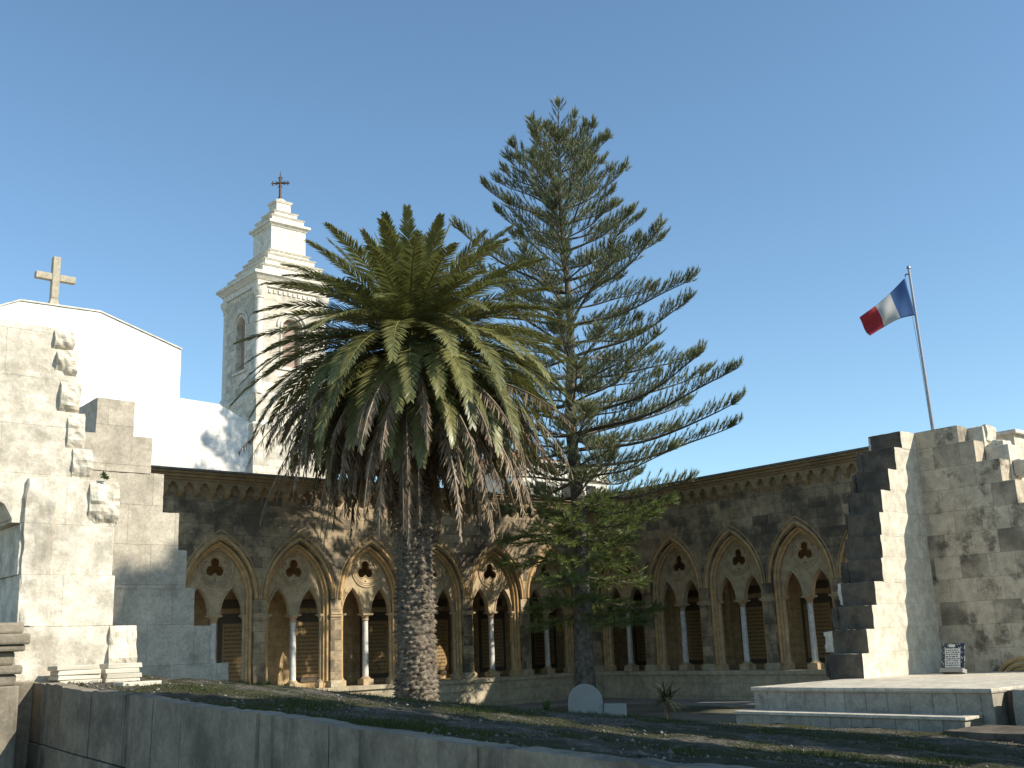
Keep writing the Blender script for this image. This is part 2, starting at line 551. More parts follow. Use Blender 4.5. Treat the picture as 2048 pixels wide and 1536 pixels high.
def build_ground():
    g = MB()
    g.add([(-400, -400, -2.06), (600, -400, -2.06), (600, 600, -2.06), (-400, 600, -2.06)], [(0, 1, 2, 3)])
    t = NT("courtyard_soil")
    P = t.pos()
    c = t.mix(t.noise(P, 0.7, 8, 0.7), (0.12, 0.095, 0.065), (0.26, 0.22, 0.165))
    c = t.mix(t.ramp(t.noise(P, 0.35, 6), 0.5, 0.65, 0, 0.8), c, (0.055, 0.065, 0.025))
    t.set(t.b.inputs["Base Color"], c)
    t.b.inputs["Roughness"].default_value = 0.95
    o = g.build("courtyard_ground", t.mat)
    tag(o, kind="structure")

    p = MB()
    p.box(12.0, 26.6, 27.6, 29.3, -2.2, -1.99)
    p.box(26.61, 28.2, 12.9, 29.3, -2.2, -1.986)
    tag(p.build("path", plain("grey_path_paving", (0.27, 0.25, 0.22), 0.9, var=0.2, scale=3)), kind="structure")

    # the raised bed
    xs = np.concatenate([np.arange(3.36, 9, 0.05), np.arange(9, 18.6, 0.09)])
    ys = np.concatenate([np.arange(-3, 3, 0.2), np.arange(3, 15.6, 0.055)])
    X, Y = np.meshgrid(xs, ys, indexing='ij')
    Z = bed_z(X, Y)
    V = np.stack([X, Y, Z], -1).reshape(-1, 3)
    nz = np.array([noise.fractal(Vector((p[0] * 1.3, p[1] * 1.3, 0)), 1.0, 2.0, 5) * 0.045 +
                   noise.noise(Vector((p[0] * 9, p[1] * 9, 3))) * 0.014 for p in V])
    near = np.clip((V[:, 0] - 3.36) / 0.5, 0.25, 1)
    V[:, 2] += nz * near
    nx, ny = len(xs), len(ys)
    i, j = np.meshgrid(np.arange(nx - 1), np.arange(ny - 1), indexing='ij')
    a = (i * ny + j).ravel()
    Q = np.stack([a, a + ny, a + ny + 1, a + 1], 1)
    t = NT("gravel_and_moss")
    P = t.pos()
    n1 = t.noise(P, 9, 8, 0.75)
    c = t.mix(t.ramp(n1, 0.3, 0.7), (0.035, 0.03, 0.022), (0.30, 0.265, 0.20))
    vor = t.node("ShaderNodeTexVoronoi")
    t.l.new(P, vor.inputs["Vector"])
    vor.inputs["Scale"].default_value = 26
    c = t.mix(t.ramp(vor.outputs["Distance"], 0.1, 0.5, 0, 0.6), c, (0.05, 0.045, 0.035))
    moss = t.noise(P, 0.95, 7, 0.62)
    c = t.mix(t.ramp(moss, 0.44, 0.53, 0, 0.95), c, t.mix(t.noise(P, 6, 5), (0.014, 0.016, 0.007), (0.07, 0.07, 0.022)))
    t.set(t.b.inputs["Base Color"], c)
    t.b.inputs["Roughness"].default_value = 0.95
    t.l.new(t.bump(vor.outputs["Distance"], 0.8, 0.03, t.bump(n1, 0.8, 0.05)), t.b.inputs["Normal"])
    o = raw_mesh("gravel_bed", V, Q, t.mat)
    o.data.polygons.foreach_set("use_smooth", [True] * len(o.data.polygons))
    tag(o, kind="structure")


build_ground()


# ------------------------------------------------------------------ the cloister
A0, B0 = 28.46, 29.63
ZS = -1.08            # top of the plinth
ZI = 1.13             # impost
ZM = 1.58              # springing of the stilted main arches


def arch(c, hw, spring, apex, n=14):
    """pointed arch from the left springing over the apex to the right springing"""
    rise = apex - spring
    k = (rise * rise - hw * hw) / (2 * hw)
    Rr = hw + k
    a1 = math.asin(min(1, rise / Rr))
    L = [(c + k - Rr * math.cos(a1 * i / n), spring + Rr * math.sin(a1 * i / n)) for i in range(n + 1)]
    return L + [(2 * c - u, v) for u, v in reversed(L[:-1])]


def circle(c, v, r, n=28):
    return [(c + r * math.cos(2 * math.pi * i / n), v + r * math.sin(2 * math.pi * i / n)) for i in range(n)]


def trefoil(c, v, d=0.16, r=0.142, n=54):
    out = []
    for i in range(n):
        th = 2 * math.pi * i / n
        best = 0
        for k in range(3):
            ph = th - (math.pi / 2 + k * 2 * math.pi / 3)
            s = r * r - (d * math.sin(ph)) ** 2
            if s >= 0:
                best = max(best, d * math.cos(ph) + math.sqrt(s))
        out.append((c + best * math.cos(th), v + best * math.sin(th)))
    return out


def wing(root, M, bays, u0, u1, du, zoff=0.0, poff=0.0):
    """M maps (along, up, inwards) to the world; du = unit step along the wing"""
    def bx(mb, ua, ub, za, zb, wa, wb, m=0):
        p = [M(ua, za, wa), M(ub, za, wa), M(ub, za, wb), M(ua, za, wb), M(ua, zb, wa), M(ub, zb, wa), M(ub, zb, wb), M(ua, zb, wb)]
        mb.hexa(p, m)
    c0 = bays[0]
    # outer wall with its row of pointed openings
    pl = [(u0, ZS)]
    for c in bays:
        pl += [(c - 1.1, ZS)] + [(c - 1.1, ZI)] + arch(c, 1.1, ZM, 3.27) + [(c + 1.1, ZI)] + [(c + 1.1, ZS)]
    pl += [(u1, ZS), (u1, 4.6), (u0, 4.6)]
    w = MB()
    w.plate(pl, [], 0.0, 0.5, M)
    w.build("wall", M_CLOIS, root)
    w = MB()
    bx(w, u0, u1, 4.6, 5.1 + zoff, 0.0, 0.5)
    w.build("parapet", M_CORNICE, root)

    def order(c):
        mb = MB()
        o = [(c - 1.12, ZS)] + arch(c, 1.12, ZM, 3.3) + [(c + 1.12, ZS)]
        i = [(c - 0.965, ZS)] + arch(c, 0.965, ZM, 3.1) + [(c + 0.965, ZS)]
        mb.plate(o + i[::-1], [], 0.16, 0.49, M)
        for hw, ap, ww, r in ((1.045, 3.2, 0.12, 0.05), (0.965, 3.1, 0.2, 0.04)):
            pts = [(c - hw, ZS + 0.2)] + arch(c, hw, ZM, ap) + [(c + hw, ZS + 0.2)]
            mb.tube([M(u, v, ww) for u, v in pts], r, 8)
        mb.tube([M(u, v, -0.02) for u, v in arch(c, 1.15, ZM, 3.38)], 0.05, 6)
        mb.tube([M(u, v, -0.01) for u, v in arch(c, 1.25, ZM, 3.56)], 0.022, 4)
        return mb.build("arch_moulding", M_OCHRE, root, smooth=True)

    def tracery(c):
        mb = MB()
        o = [(c - 0.98, ZI)] + arch(c, 0.98, ZM, 3.13) + [(c + 0.98, ZI)]
        o += arch(c + 0.53, 0.355, ZI, 1.90)[::-1] + arch(c - 0.53, 0.355, ZI, 1.90)[::-1]
        mb.plate(o, [circle(c, 2.48, 0.50)], 0.29, 0.44, M)
        eyes = [circle(c + 0.35 * math.cos(a), 2.48 + 0.35 * math.sin(a), 0.032, 10) for a in (R(-90), R(30), R(150))]
        mb.plate(circle(c, 2.48, 0.505), [trefoil(c, 2.48)] + eyes, 0.345, 0.40, M)
        for r, ww, rt in ((0.525, 0.285, 0.035), (0.46, 0.31, 0.03), (0.40, 0.335, 0.03)):
            mb.tube([M(u, v, ww) for u, v in circle(c, 2.48, r, 32)], rt, 6, closed=True)
        for s in (-1, 1):
            mb.tube([M(u, v, 0.285) for u, v in arch(c + s * 0.53, 0.385, ZI, 1.96)], 0.03, 6)
        mb.tube([M(u, v, 0.34) for u, v in trefoil(c, 2.48, 0.165, 0.155)], 0.016, 5, closed=True)
        return mb.build("tracery", M_TRAC, root, smooth=True)

    def column(c, r, ww):
        x, y, _ = M(c, 0, ww)
        sh = MB()
        sh.lathe(x, y, [(r * 1.04, -0.84), (r, -0.3), (r * 0.9, 0.92)], 14)
        o = sh.build("column", M_MARBLE if r > 0.075 else M_TRAC, root, smooth=True)
        cp = MB()
        cp.lathe(x, y, [(r * 0.95, 0.9), (r * 1.25, 0.93), (r * 0.98, 0.96), (r * 1.15, 1.0), (r * 1.75, 1.07)], 14)
        cp.frustum(x, y, 1.07, ZI - 0.001, r * 1.85, r * 2.0)
        cp.build("capital", M_TRAC, o, smooth=True)
        ba = MB()
        ba.frustum(x, y, ZS, -0.9, r * 1.95, r * 1.9)
        ba.lathe(x, y, [(r * 1.8, -0.9), (r * 1.85, -0.875), (r * 1.4, -0.86), (r * 1.45, -0.84), (r * 1.1, -0.82)], 14)
        ba.build("base", M_TRAC, o, smooth=True)
        return o

    protos = [order(c0), tracery(c0), column(c0, 0.095, 0.36), column(c0 - 0.93, 0.062, 0.3), column(c0 + 0.93, 0.062, 0.3)]
    for c in bays[1:]:
        for p in protos:
            copy_part(p, root, Vector(du) * (c - c0))
    # impost band and pier bases
    edges = [u0] + [e for c in bays for e in (c - 1.09, c + 1.09)] + [u1]
    for a, b in zip(edges[::2], edges[1::2]):
        if b - a > 0.1:
            ib, pb = MB(), MB()
            bx(ib, a, b, ZI - 0.1, ZI - 0.03, -0.035, 0.12)
            bx(ib, a, b, ZI - 0.03, ZI + 0.03, -0.06, 0.12)
            bx(pb, a, b, ZS, ZS + 0.16, -0.05, 0.2)
            bx(pb, a, b, ZS + 0.16, ZS + 0.21, -0.025, 0.2)
            ib.build("impost", M_TRAC, root)
            pb.build("pier_base", M_COPING, root)
    # plinth, gallery floor, back wall, ceiling
    s = MB()
    bx(s, u0, u1, -2.3, ZS - 0.13, -0.1, 2.7)
    s.build("plinth", M_COPING, root)
    s = MB()
    bx(s, u0, u1, ZS - 0.13, ZS - 0.002, -0.17, 0.62)
    s.build("plinth_coping", M_COPING, root, bevel=0.012)
    s = MB()
    bx(s, u0, u1 + 2.6, ZS - 0.13, ZS - 0.02, 0.63, 2.6)
    bx(s, u0, u1 + 3.1, ZS - 0.13, 4.6, 2.6, 3.1)
    for u in [c + poff for c in bays]:
        bx(s, u - 0.28, u + 0.28, ZS - 0.01, 3.0, 2.4, 2.599)
    bx(s, u0, u1 + 2.6, 4.1, 4.3, 0.51, 2.59)
    s.build("gallery", M_INNER, root)
    # corbel table
    ct = MB()
    n = int((u1 - u0 - 0.1) / 0.48)
    pts = [(u0, 4.94), (u0, 4.6)]
    lg = []
    for k in range(n):
        c = u1 - 0.34 - (n - 1 - k) * 0.48
        r = 0.155
        pts += [(c - r, 4.6), (c - r, 4.70), (c - r * 0.95, 4.75), (c - r * 0.6, 4.765), (c - r * 0.62, 4.80), (c - r * 0.35, 4.85), (c, 4.885),
                (c + r * 0.35, 4.85), (c + r * 0.62, 4.80), (c + r * 0.6, 4.765), (c + r * 0.95, 4.75), (c + r, 4.70), (c + r, 4.6)]
        lg.append(c - 0.24)
    lg.append(u1 - 0.1)
    pts += [(u1, 4.6), (u1, 4.94)]
    ct.plate(pts, [], -0.17, -0.001, M)
    ct.build("corbel_table", M_CORNICE, root)
    kb = MB()
    l0 = lg[0]
    p = [M(l0 - 0.05, 4.48, -0.05), M(l0 + 0.05, 4.48, -0.05), M(l0 + 0.05, 4.48, -0.001), M(l0 - 0.05, 4.48, -0.001),
         M(l0 - 0.085, 4.6, -0.17), M(l0 + 0.085, 4.6, -0.17), M(l0 + 0.085, 4.6, -0.001), M(l0 - 0.085, 4.6, -0.001)]
    kb.hexa(p)
    k0 = kb.build("corbel", M_CORNICE, root)
    for l in lg[1:]:
        copy_part(k0, root, Vector(du) * (l - l0))
    # cornice and roof
    co = MB()
    bx(co, u0, u1 - 0.19, 4.94 + zoff, 5.01 + zoff, -0.22, -0.001)
    bx(co, u0, u1 - 0.25, 5.01 + zoff, 5.10 + zoff, -0.3, -0.001)
    bx(co, u0, u1 - 0.35, 5.10 + zoff, 5.17 + zoff, -0.40, 0.4)
    co.build("cornice", M_CORNICE, root, bevel=0.012)
    ro = MB()
    uu = u1 - 0.45
    ro.hexa([M(u0, 5.172 + zoff, -0.46), M(uu, 5.172 + zoff, -0.46), M(u1 + 3.2, 5.172 + zoff, 3.2), M(u0, 5.172 + zoff, 3.2),
             M(u0, 5.23 + zoff, -0.46), M(uu, 5.23 + zoff, -0.46), M(u1 + 3.2, 5.62 + zoff, 3.2), M(u0, 5.62 + zoff, 3.2)])
    ro.build("roof", M_ROOF, root)


ML = lambda u, v, w: (u, B0 + w, v)
MR = lambda u, v, w: (A0 + w, u, v)
BAYS_L = [11.28 + 2.575 * i for i in range(7)]
BAYS_R = [17.48 + 2.591 * i for i in range(5)]
wl_ = thing("cloister_wing", "sunlit left cloister wing of pointed arches standing behind the palm", "cloister", (20, B0, -2.06))
wing(wl_, ML, BAYS_L, 9.6, A0, (1, 0, 0), poff=0.5)
wr_ = thing("cloister_wing", "shaded right cloister wing of pointed arches running up to the stepped stub", "cloister", (A0, 23, -2.06))
wing(wr_, MR, BAYS_R, 15.6, B0, (0, 1, 0), zoff=0.004)


def tablet(M, c, label, seed, wd=1.25):
    rs = random.Random(seed)
    x, y, _ = M(c, 0, 2.58)
    t = thing("prayer_tablet", label, "tile panel", (x, y, -0.95), "tile prayer tablets on the gallery back walls")

    def bx(mb, ua, ub, za, zb, wa, wb):
        mb.hexa([M(ua, za, wa), M(ub, za, wa), M(ub, za, wb), M(ua, za, wb), M(ua, zb, wa), M(ub, zb, wa), M(ub, zb, wb), M(ua, zb, wb)])
    f = MB()
    h = wd / 2
    bx(f, c - h, c + h, -0.95, 1.25, 2.56, 2.597)
    f.build("border", M_TFRAME, t)
    f = MB()
    bx(f, c - h + 0.12, c + h - 0.12, -0.8, 0.95, 2.545, 2.559)
    pn = f
    f = MB()
    bx(f, c - h + 0.1, c + h - 0.1, 1.42, 1.68, 2.56, 2.597)
    f.build("name_board", M_TFRAME, t)
    f = pn
    for r in range(13):
        u = c - h + 0.18
        z = 0.85 - r * 0.125
        while u < c + h - 0.26:
            l = rs.uniform(0.03, 0.1)
            k = len(f.m)
            bx(f, u, min(u + l, c + h - 0.18), z - rs.uniform(0.04, 0.06), z, 2.54, 2.544)
            f.m[k:] = [1] * (len(f.m) - k)
            u += l + rs.uniform(0.015, 0.04)
    f.build("panel", [M_TPALE, M_TTEXT], t)


ords = ["first", "second", "third", "fourth", "fifth", "sixth"]
for i in range(6):
    tablet(ML, BAYS_L[i + 1] + 1.82, "tile prayer tablet seen through the %s arch from the left in the sunlit wing" % ords[i], i)
for i in range(4):
    tablet(MR, BAYS_R[i + 1] + 1.27, "tile prayer tablet seen through the %s arch left of the stepped stub" % ords[i], 20 + i)


# ------------------------------------------------------------------ left ruin: stepped limestone walls
def MB_a(b0):
    return lambda u, v, w: (u, b0 + w, v)


lr = thing("ruined_wall", "sunlit broken limestone wall with jutting rough blocks at the left edge", "ruined wall", (3.6, 11.6, -0.2))
BF = 11.11
rows = [(-0.5, 0.33, 4.28), (0.33, 0.83, 4.08), (0.83, 1.33, 4.06), (1.33, 1.80, 4.04), (1.80, 2.12, 3.74), (2.12, 2.5, 3.66), (2.5, 2.89, 3.60),
        (2.89, 3.17, 3.56), (3.17, 3.40, 3.52)]
m = MB()
face_r = [3.95, 4.0, 4.0, 3.8, 3.62, 3.56, 3.47, 3.42, 3.39]
lef = [3.12, 3.14, 3.12, 3.04, 2.0, 1.8, 1.6, 1.4, 1.3]
for k, ((z0, z1, ar), fr, al) in enumerate(zip(rows, face_r, lef)):
    sb = 0.025 * k + random.uniform(-0.006, 0.006)
    m.box(al, ar - 0.02, BF + sb, BF + 0.95, z0 + 0.001, z1 - 0.001)
# arch springing over the opening on the left
m.plate([(1.0, 1.802), (2.005, 1.802), (3.03, 1.802), (3.03, 1.36), (2.95, 1.5), (2.72, 1.62), (2.3, 1.72), (1.0, 1.78)], [], 0.02, 0.93, MB_a(BF))
m.build("masonry", M_RUIN, lr, bevel=0.006)
for k, ((z0, z1, ar), fr) in enumerate(zip(rows, face_r)):
    if k in (1, 2):
        continue
    p = 0.03 if k == 0 else 0.052
    q = MB()
    sb = 0.025 * k
    q.rough(fr - 0.03 if k else 4.02, ar + (0.04 if k > 3 else 0.02), BF + sb + 0.004, BF + 0.6, z0 + 0.002, z1 - 0.002, amp=0.045, freq=7, seg=13, barrel=p * 1.7, flat=True)
    q.build("rough_block", M_BOSS, lr)
q = MB()
q.rough(3.15, 3.42, BF + 0.012, BF + 0.3, 0.34, 1.78, amp=0.024, freq=7, seg=18)
q.rough(3.14, 3.38, BF - 0.004, BF + 0.3, -0.25, 0.3, amp=0.02, freq=6, seg=12)
q.build("rough_block", M_RUIN, lr, smooth=True)

pil = thing("moulded_pilaster", "grey moulded stone pilaster at the far left end of the garden wall", "pilaster", (2.7, 11.3, -2.06))
q = MB()
q.box(1.9, 3.06, 10.62, 11.08, -2.06, -0.2)
q.box(3.062, 3.30, 11.0, 11.105, -2.06, -0.175)
q.build("shaft", M_FWALL, pil, bevel=0.015)
q = MB()
for z0, z1, e in ((-0.2, -0.1, 0.0), (-0.1, -0.02, 0.04), (-0.02, 0.1, -0.02), (0.1, 0.16, 0.05), (0.16, 0.26, 0.08), (0.26, 0.36, 0.03)):
    q.box(1.9, 3.04 + e, 10.66 - e, 11.085, z0 + 0.001, z1)
q.build("capital", M_FWALL, pil, bevel=0.02)

gs = thing("stepped_buttress", "smooth grey dressed limestone buttress with stepped right edge before the first arch", "buttress", (5.3, 14, -0.4))
q = MB()
steps = [(-0.75, -0.10, 6.47), (-0.10, 0.38, 6.20), (0.38, 0.86, 5.98), (0.86, 1.34, 5.85), (1.34, 1.82, 5.73), (1.82, 2.32, 5.51), (2.32, 2.78, 5.33), (2.78, 3.24, 5.08)]
for k, (z0, z1, a) in enumerate(steps):
    q.rough(4.6 if k > 6 else 3.9, a, 13.52 + 0.006 * (k % 3), 14.75, z0 - 0.01, z1 - 0.002, amp=0.007, freq=5, seg=16)
q.build("masonry", M_GREYW, gs, smooth=True)

# ------------------------------------------------------------------ right ruin: stub, big wall, flag
st = thing("stepped_stub", "stepped wall stub with shade-darkened end and bright sunlit side, right of the arches", "wall stub", (21.5, 13.3, -0.95))
sa = [22.63, 22.29, 21.92, 21.53, 21.36, 21.30, 21.21, 20.85, 20.65, 20.35, 20.08]
sz = [4.45, 4.05, 3.52, 3.02, 2.52, 2.02, 1.52, 1.02, 0.53, 0.04, -0.45, -0.95]
q = MB()
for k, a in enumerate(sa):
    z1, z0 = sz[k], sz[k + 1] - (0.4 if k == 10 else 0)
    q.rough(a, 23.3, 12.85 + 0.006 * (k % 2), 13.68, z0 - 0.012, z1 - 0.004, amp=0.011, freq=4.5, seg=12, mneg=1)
q.build("masonry", [M_STRIP, M_DARKW], st, smooth=True)  # second material puts the shade of the end faces into their colour
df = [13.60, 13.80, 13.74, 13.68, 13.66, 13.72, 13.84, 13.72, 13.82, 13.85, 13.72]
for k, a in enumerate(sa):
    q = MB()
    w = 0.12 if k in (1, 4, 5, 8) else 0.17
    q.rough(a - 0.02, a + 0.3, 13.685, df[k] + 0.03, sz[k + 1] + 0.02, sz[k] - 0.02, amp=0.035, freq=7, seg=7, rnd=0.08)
    q.build("rough_block", M_BOSS if k in (0, 7, 9) else M_DARKW, st, smooth=True)  # lit and shaded blocks are told apart by colour

bw_ = thing("ruined_wall", "tall stained limestone wall under the flag, stepping down at the right edge", "ruined wall", (24.0, 11.5, -0.95))
AC = 23.25
tops = [(4.46, 11.80), (4.07, 11.46), (3.57, 10.94), (3.07, 10.67), (2.55, 10.42), (2.05, 10.2), (1.55, 10.05), (1.05, 9.85), (0.55, 9.7), (0.05, 9.6)]
m = MB()
prof = [(13.9, -1.4), (6.5, -1.4), (6.5, -0.3), (9.4, -0.3)]
for k in range(len(tops) - 1, -1, -1):
    z, b = tops[k]
    zb = tops[k + 1][0] if k + 1 < len(tops) else -0.3
    prof += [(b, zb), (b, z)]
prof += [(13.9, 4.46)]
prof = [p for i, p in enumerate(prof) if i == 0 or p != prof[i - 1]]
m.plate(prof, [], 0.0, 0.45, lambda u, v, w: (AC + w, u, v))
m.build("masonry", M_BIGW, bw_, bevel=0.012)
m = MB()
for k in range(1, 7):
    z, b = tops[k]
    m.box(AC + 0.46, AC + 0.95, b - 0.02, b + 0.9, z - 0.45, z - 0.06 + 0.42 * (k < 3))
m.build("core_masonry", M_STRIP, bw_, bevel=0.015)
for k in (0, 1, 2, 3):
    z, b = tops[k]
    q = MB()
    q.rough(AC + 0.55, AC + 0.95, b - 0.42, b - 0.03, z - 0.38, z + (0.0 if k else 0.02), amp=0.05, freq=6, seg=7, rnd=0.15)
    q.build("rough_block", M_BOSS, bw_, smooth=True)
# arched rosette opening low on the wall at the frame's right edge
q = MB()
MA = lambda u, v, w: (AC + w, u, v)
cb, cz = 11.06, -1.3
for r, t_, w in ((0.62, 0.045, -0.02), (0.50, 0.05, -0.03), (0.40, 0.04, -0.02)):
    q.tube([MA(cb + r * math.cos(R(a)), cz + r * math.sin(R(a)), w) for a in range(0, 181, 9)], t_, 6)
q.build("arch_moulding", M_OCHRE, bw_, smooth=True)
q = MB()
q.plate([(cb + 0.37 * math.cos(R(a)), cz + 0.37 * math.sin(R(a))) for a in range(0, 181, 9)], [], -0.012, -0.001, MA)
q.build("recess", M_RED, bw_)
q = MB()
for a in (30, 70, 110, 150):
    q.tube([MA(cb, cz, -0.02), MA(cb + 0.36 * math.cos(R(a)), cz + 0.36 * math.sin(R(a)), -0.02)], 0.022, 5)
q.build("rosette_rib", M_TRAC, bw_)

rb = thing("parapet_block", "pale block wall with a thin cornice behind the steps at the right edge", "parapet", (26, 11.2, 2.5))
q = MB()
q.box(25.0, 28.2, 11.35, 12.3, 1.0, 4.35)
q.build("wall", M_STRIP, rb)
q = MB()
q.box(24.9, 28.3, 11.24, 12.4, 4.352, 4.45)
q.build("cornice", M_TOWERT, rb, bevel=0.02)

# flagpole and flag
fp = thing("flagpole", "thin grey metal flagpole leaning slightly on top of the stained wall", "flagpole", (23.55, 12.42, 4.3))
b_, t_ = Vector((23.52, 12.50, 3.9)), Vector((23.25, 12.46, 8.42))
q = MB()
q.tube([b_, b_.lerp(t_, 0.5), t_], [0.04, 0.036, 0.03], 10)
q.build("pole", M_STEEL, fp, smooth=True)
q = MB()
q.lathe(t_.x, t_.y, [(0.03, t_.z - 0.02), (0.05, t_.z), (0.05, t_.z + 0.02), (0.03, t_.z + 0.06), (0.005, t_.z + 0.075)], 10)
q.build("finial", M_STEEL, fp, smooth=True)
lat = RT.copy()
lat.z = 0
lat.normalize()
pt = b_.lerp(t_, 0.968)
q = MB()
q.tube([pt, pt - lat * 0.09, pt - lat * 0.11 - Vector((0, 0, 0.05))], 0.018, 6)
q.build("pulley_arm", M_IRON, fp)
q = MB()
h0, h1 = pt - lat * 0.11 - Vector((0, 0, 0.06)), b_.lerp(t_, 0.12) - lat * 0.045
q.tube([h0, h0.lerp(h1, 0.5) + lat * 0.02, h1], 0.006, 4)
q.build("halyard", M_ROPE, fp)

HT, HB = pt - lat * 0.125 - Vector((0, 0, 0.09)), pt + lat * 0.015 - Vector((0, 0, 1.03))
dep = to_ab(0, 1, 0)
dep.normalize()
FT, FB = HT - lat * 1.10 - Vector((0, 0, 0.86)) + dep * 0.25, HB - lat * 1.08 - Vector((0, 0, 0.42)) + dep * 0.15
NU, NVV = 36, 20
V, Q, mi = [], [], []
for i in range(NU + 1):
    for j in range(NVV + 1):
        s, tt = i / NU, j / NVV
        tp = HT.lerp(FT, s) - Vector((0, 0, 0.06 * math.sin(math.pi * s)))
        bt = HB.lerp(FB, s) + Vector((0, 0, 0.1 * math.sin(math.pi * s) * (1 - s * 0.4)))
        p = tp.lerp(bt, tt)
        fold = 0.045 * math.sin(7 * s + 2.2 * tt + 0.4) * s + 0.035 * math.sin(13 * s - 6 * tt) * s + 0.05 * math.sin(4 * tt + 5 * s) * s
        if s > 0.75:
            fold += 0.25 * (s - 0.75) * math.sin(3 * tt + 0.5)
        V.append(p + dep * fold)
for i in range(NU):
    for j in range(NVV):
        a = i * (NVV + 1) + j
        Q.append((a, a + 1, a + NVV + 2, a + NVV + 1))
        mi.append(min(2, i // 12))
FL = []
for nm, cc in (("blue_bunting", (0.075, 0.16, 0.37)), ("white_bunting", (0.62, 0.62, 0.6)), ("red_bunting", (0.50, 0.055, 0.07))):
    t = NT(nm)
    t.set(t.b.inputs["Base Color"], t.mix(t.noise(t.pos(), 30, 4), cc, tuple(x * 0.88 for x in cc)))
    t.b.inputs["Roughness"].default_value = 0.8
    tr = t.node("ShaderNodeBsdfTranslucent")
    t.set(tr.inputs[0], cc)
    mx = t.node("ShaderNodeMixShader")
    mx.inputs[0].default_value = 0.3
    t.l.new(t.b.outputs[0], mx.inputs[1])
    t.l.new(tr.outputs[0], mx.inputs[2])
    t.l.new(mx.outputs[0], t.n["Material Output"].inputs[0])
    FL.append(t.mat)
fl = raw_mesh("flag", [tuple(p) for p in V], Q, FL, loc=tuple(HT), mi=mi)
fl.data.polygons.foreach_set("use_smooth", [True] * len(fl.data.polygons))
md = fl.modifiers.new("cloth_thickness", 'SOLIDIFY')
md.thickness = 0.004
tag(fl, "blue white and red vertical striped flag flying left from the leaning pole", "flag")

# ------------------------------------------------------------------ terrace, plaque, low blocks at the right
te = thing("stone_terrace", "pale stone terrace with one low step in front of the stepped stub", "terrace", (19, 11, -1.6))
q = MB()
q.box(16.90, 23.24, 8.6, 13.2, -2.1, -1.02)
q.build("riser", M_TERR, te)
q = MB()
q.box(16.85, 23.245, 8.58, 13.23, -1.018, -0.945)
q.build("top_slab", M_TERRT, te, bevel=0.012)
q = MB()
q.box(16.40, 16.898, 8.84, 13.26, -2.1, -1.40)
q.build("step_riser", M_TERR, te)
q = MB()
q.box(16.36, 16.899, 8.8, 13.29, -1.398, -1.345)
q.build("step_tread", M_TERRT, te, bevel=0.012)

bk = thing("stone_kerb_block", "mossy pale stone block beside a dark gap at the lower right edge", "stone block", (17.4, 7.6, -1.6))
q = MB()
q.rough(16.9, 18.2, 6.6, 8.28, -2.1, -0.96, amp=0.02, freq=5, seg=12)
q.build("block", M_TERR, bk, smooth=True)
q = MB()
q.rough(17.3, 18.4, 8.285, 8.575, -2.1, -1.0, amp=0.015, freq=6, seg=6)
q.build("gap_shade_fill", M_DARKW, bk, smooth=True)  # dark block stands for the shade inside the open gap
ds = MB()
ds.rough(15.3, 16.6, 5.4, 8.6, -2.0, -1.46, amp=0.02, freq=3, seg=10)
tag(ds.build("stone_ledge", M_DARKW, loc=(15.9, 7, -1.6), smooth=True), "dark mossy stone ledge below the dark gap at the lower right edge", "ledge")

pq = thing("tile_plaque", "small upright tile plaque of lettering with a blue floral border leaning on the stained wall", "plaque", (22.0, 11.95, -0.94))
T0, T1 = Vector((22.02, 12.23, -0.93)), Vector((22.02, 11.72, -0.93))
lean = Vector((0.16, 0, 0.60))
eu, ev = (T1 - T0), lean
en = Vector((-0.966, 0, 0.258))


def pqm(u, v, w):
    p = T0 + eu * u + ev * v + en * w
    return tuple(p)


def pbox(mb, u0, u1, v0, v1, w0, w1, m=0):
    mb.hexa([pqm(u0, v0, w0), pqm(u1, v0, w0), pqm(u1, v0, w1), pqm(u0, v0, w1), pqm(u0, v1, w0), pqm(u1, v1, w0), pqm(u1, v1, w1), pqm(u0, v1, w1)], m)


t = NT("floral_tile_border")
n = t.node("ShaderNodeTexVoronoi")
t.l.new(t.pos(), n.inputs["Vector"])
n.inputs["Scale"].default_value = 24
t.set(t.b.inputs["Base Color"], t.mix(t.ramp(n.outputs["Distance"], 0.45, 0.3), (0.035, 0.04, 0.06), (0.30, 0.32, 0.30)))
t.b.inputs["Roughness"].default_value = 0.25
q = MB()
pbox(q, 0, 1, 0.14, 1, 0, 0.03)
q.build("border", t.mat, pq)
q = MB()
pbox(q, 0.17, 0.83, 0.18, 0.82, 0.031, 0.034)
pbox(q, 0.33, 0.6, 0.87, 0.96, 0.031, 0.034)
rs = random.Random(3)
for r in range(8):
    u = 0.2
    while u < 0.76:
        l = rs.uniform(0.04, 0.12)
        z = 0.78 - r * 0.072
        pbox(q, u, min(u + l, 0.8), z - rs.uniform(0.025, 0.04), z, 0.0345, 0.036, 1)
        u += l + rs.uniform(0.02, 0.04)
q.build("panel", [plain("white_glazed_tile", (0.62, 0.62, 0.58), 0.25, var=0.05), M_INK], pq)
q = MB()
pbox(q, 0.02, 1.03, 0.0, 0.135, -0.05, 0.12)
q.build("ledge", M_WHITE, pq)

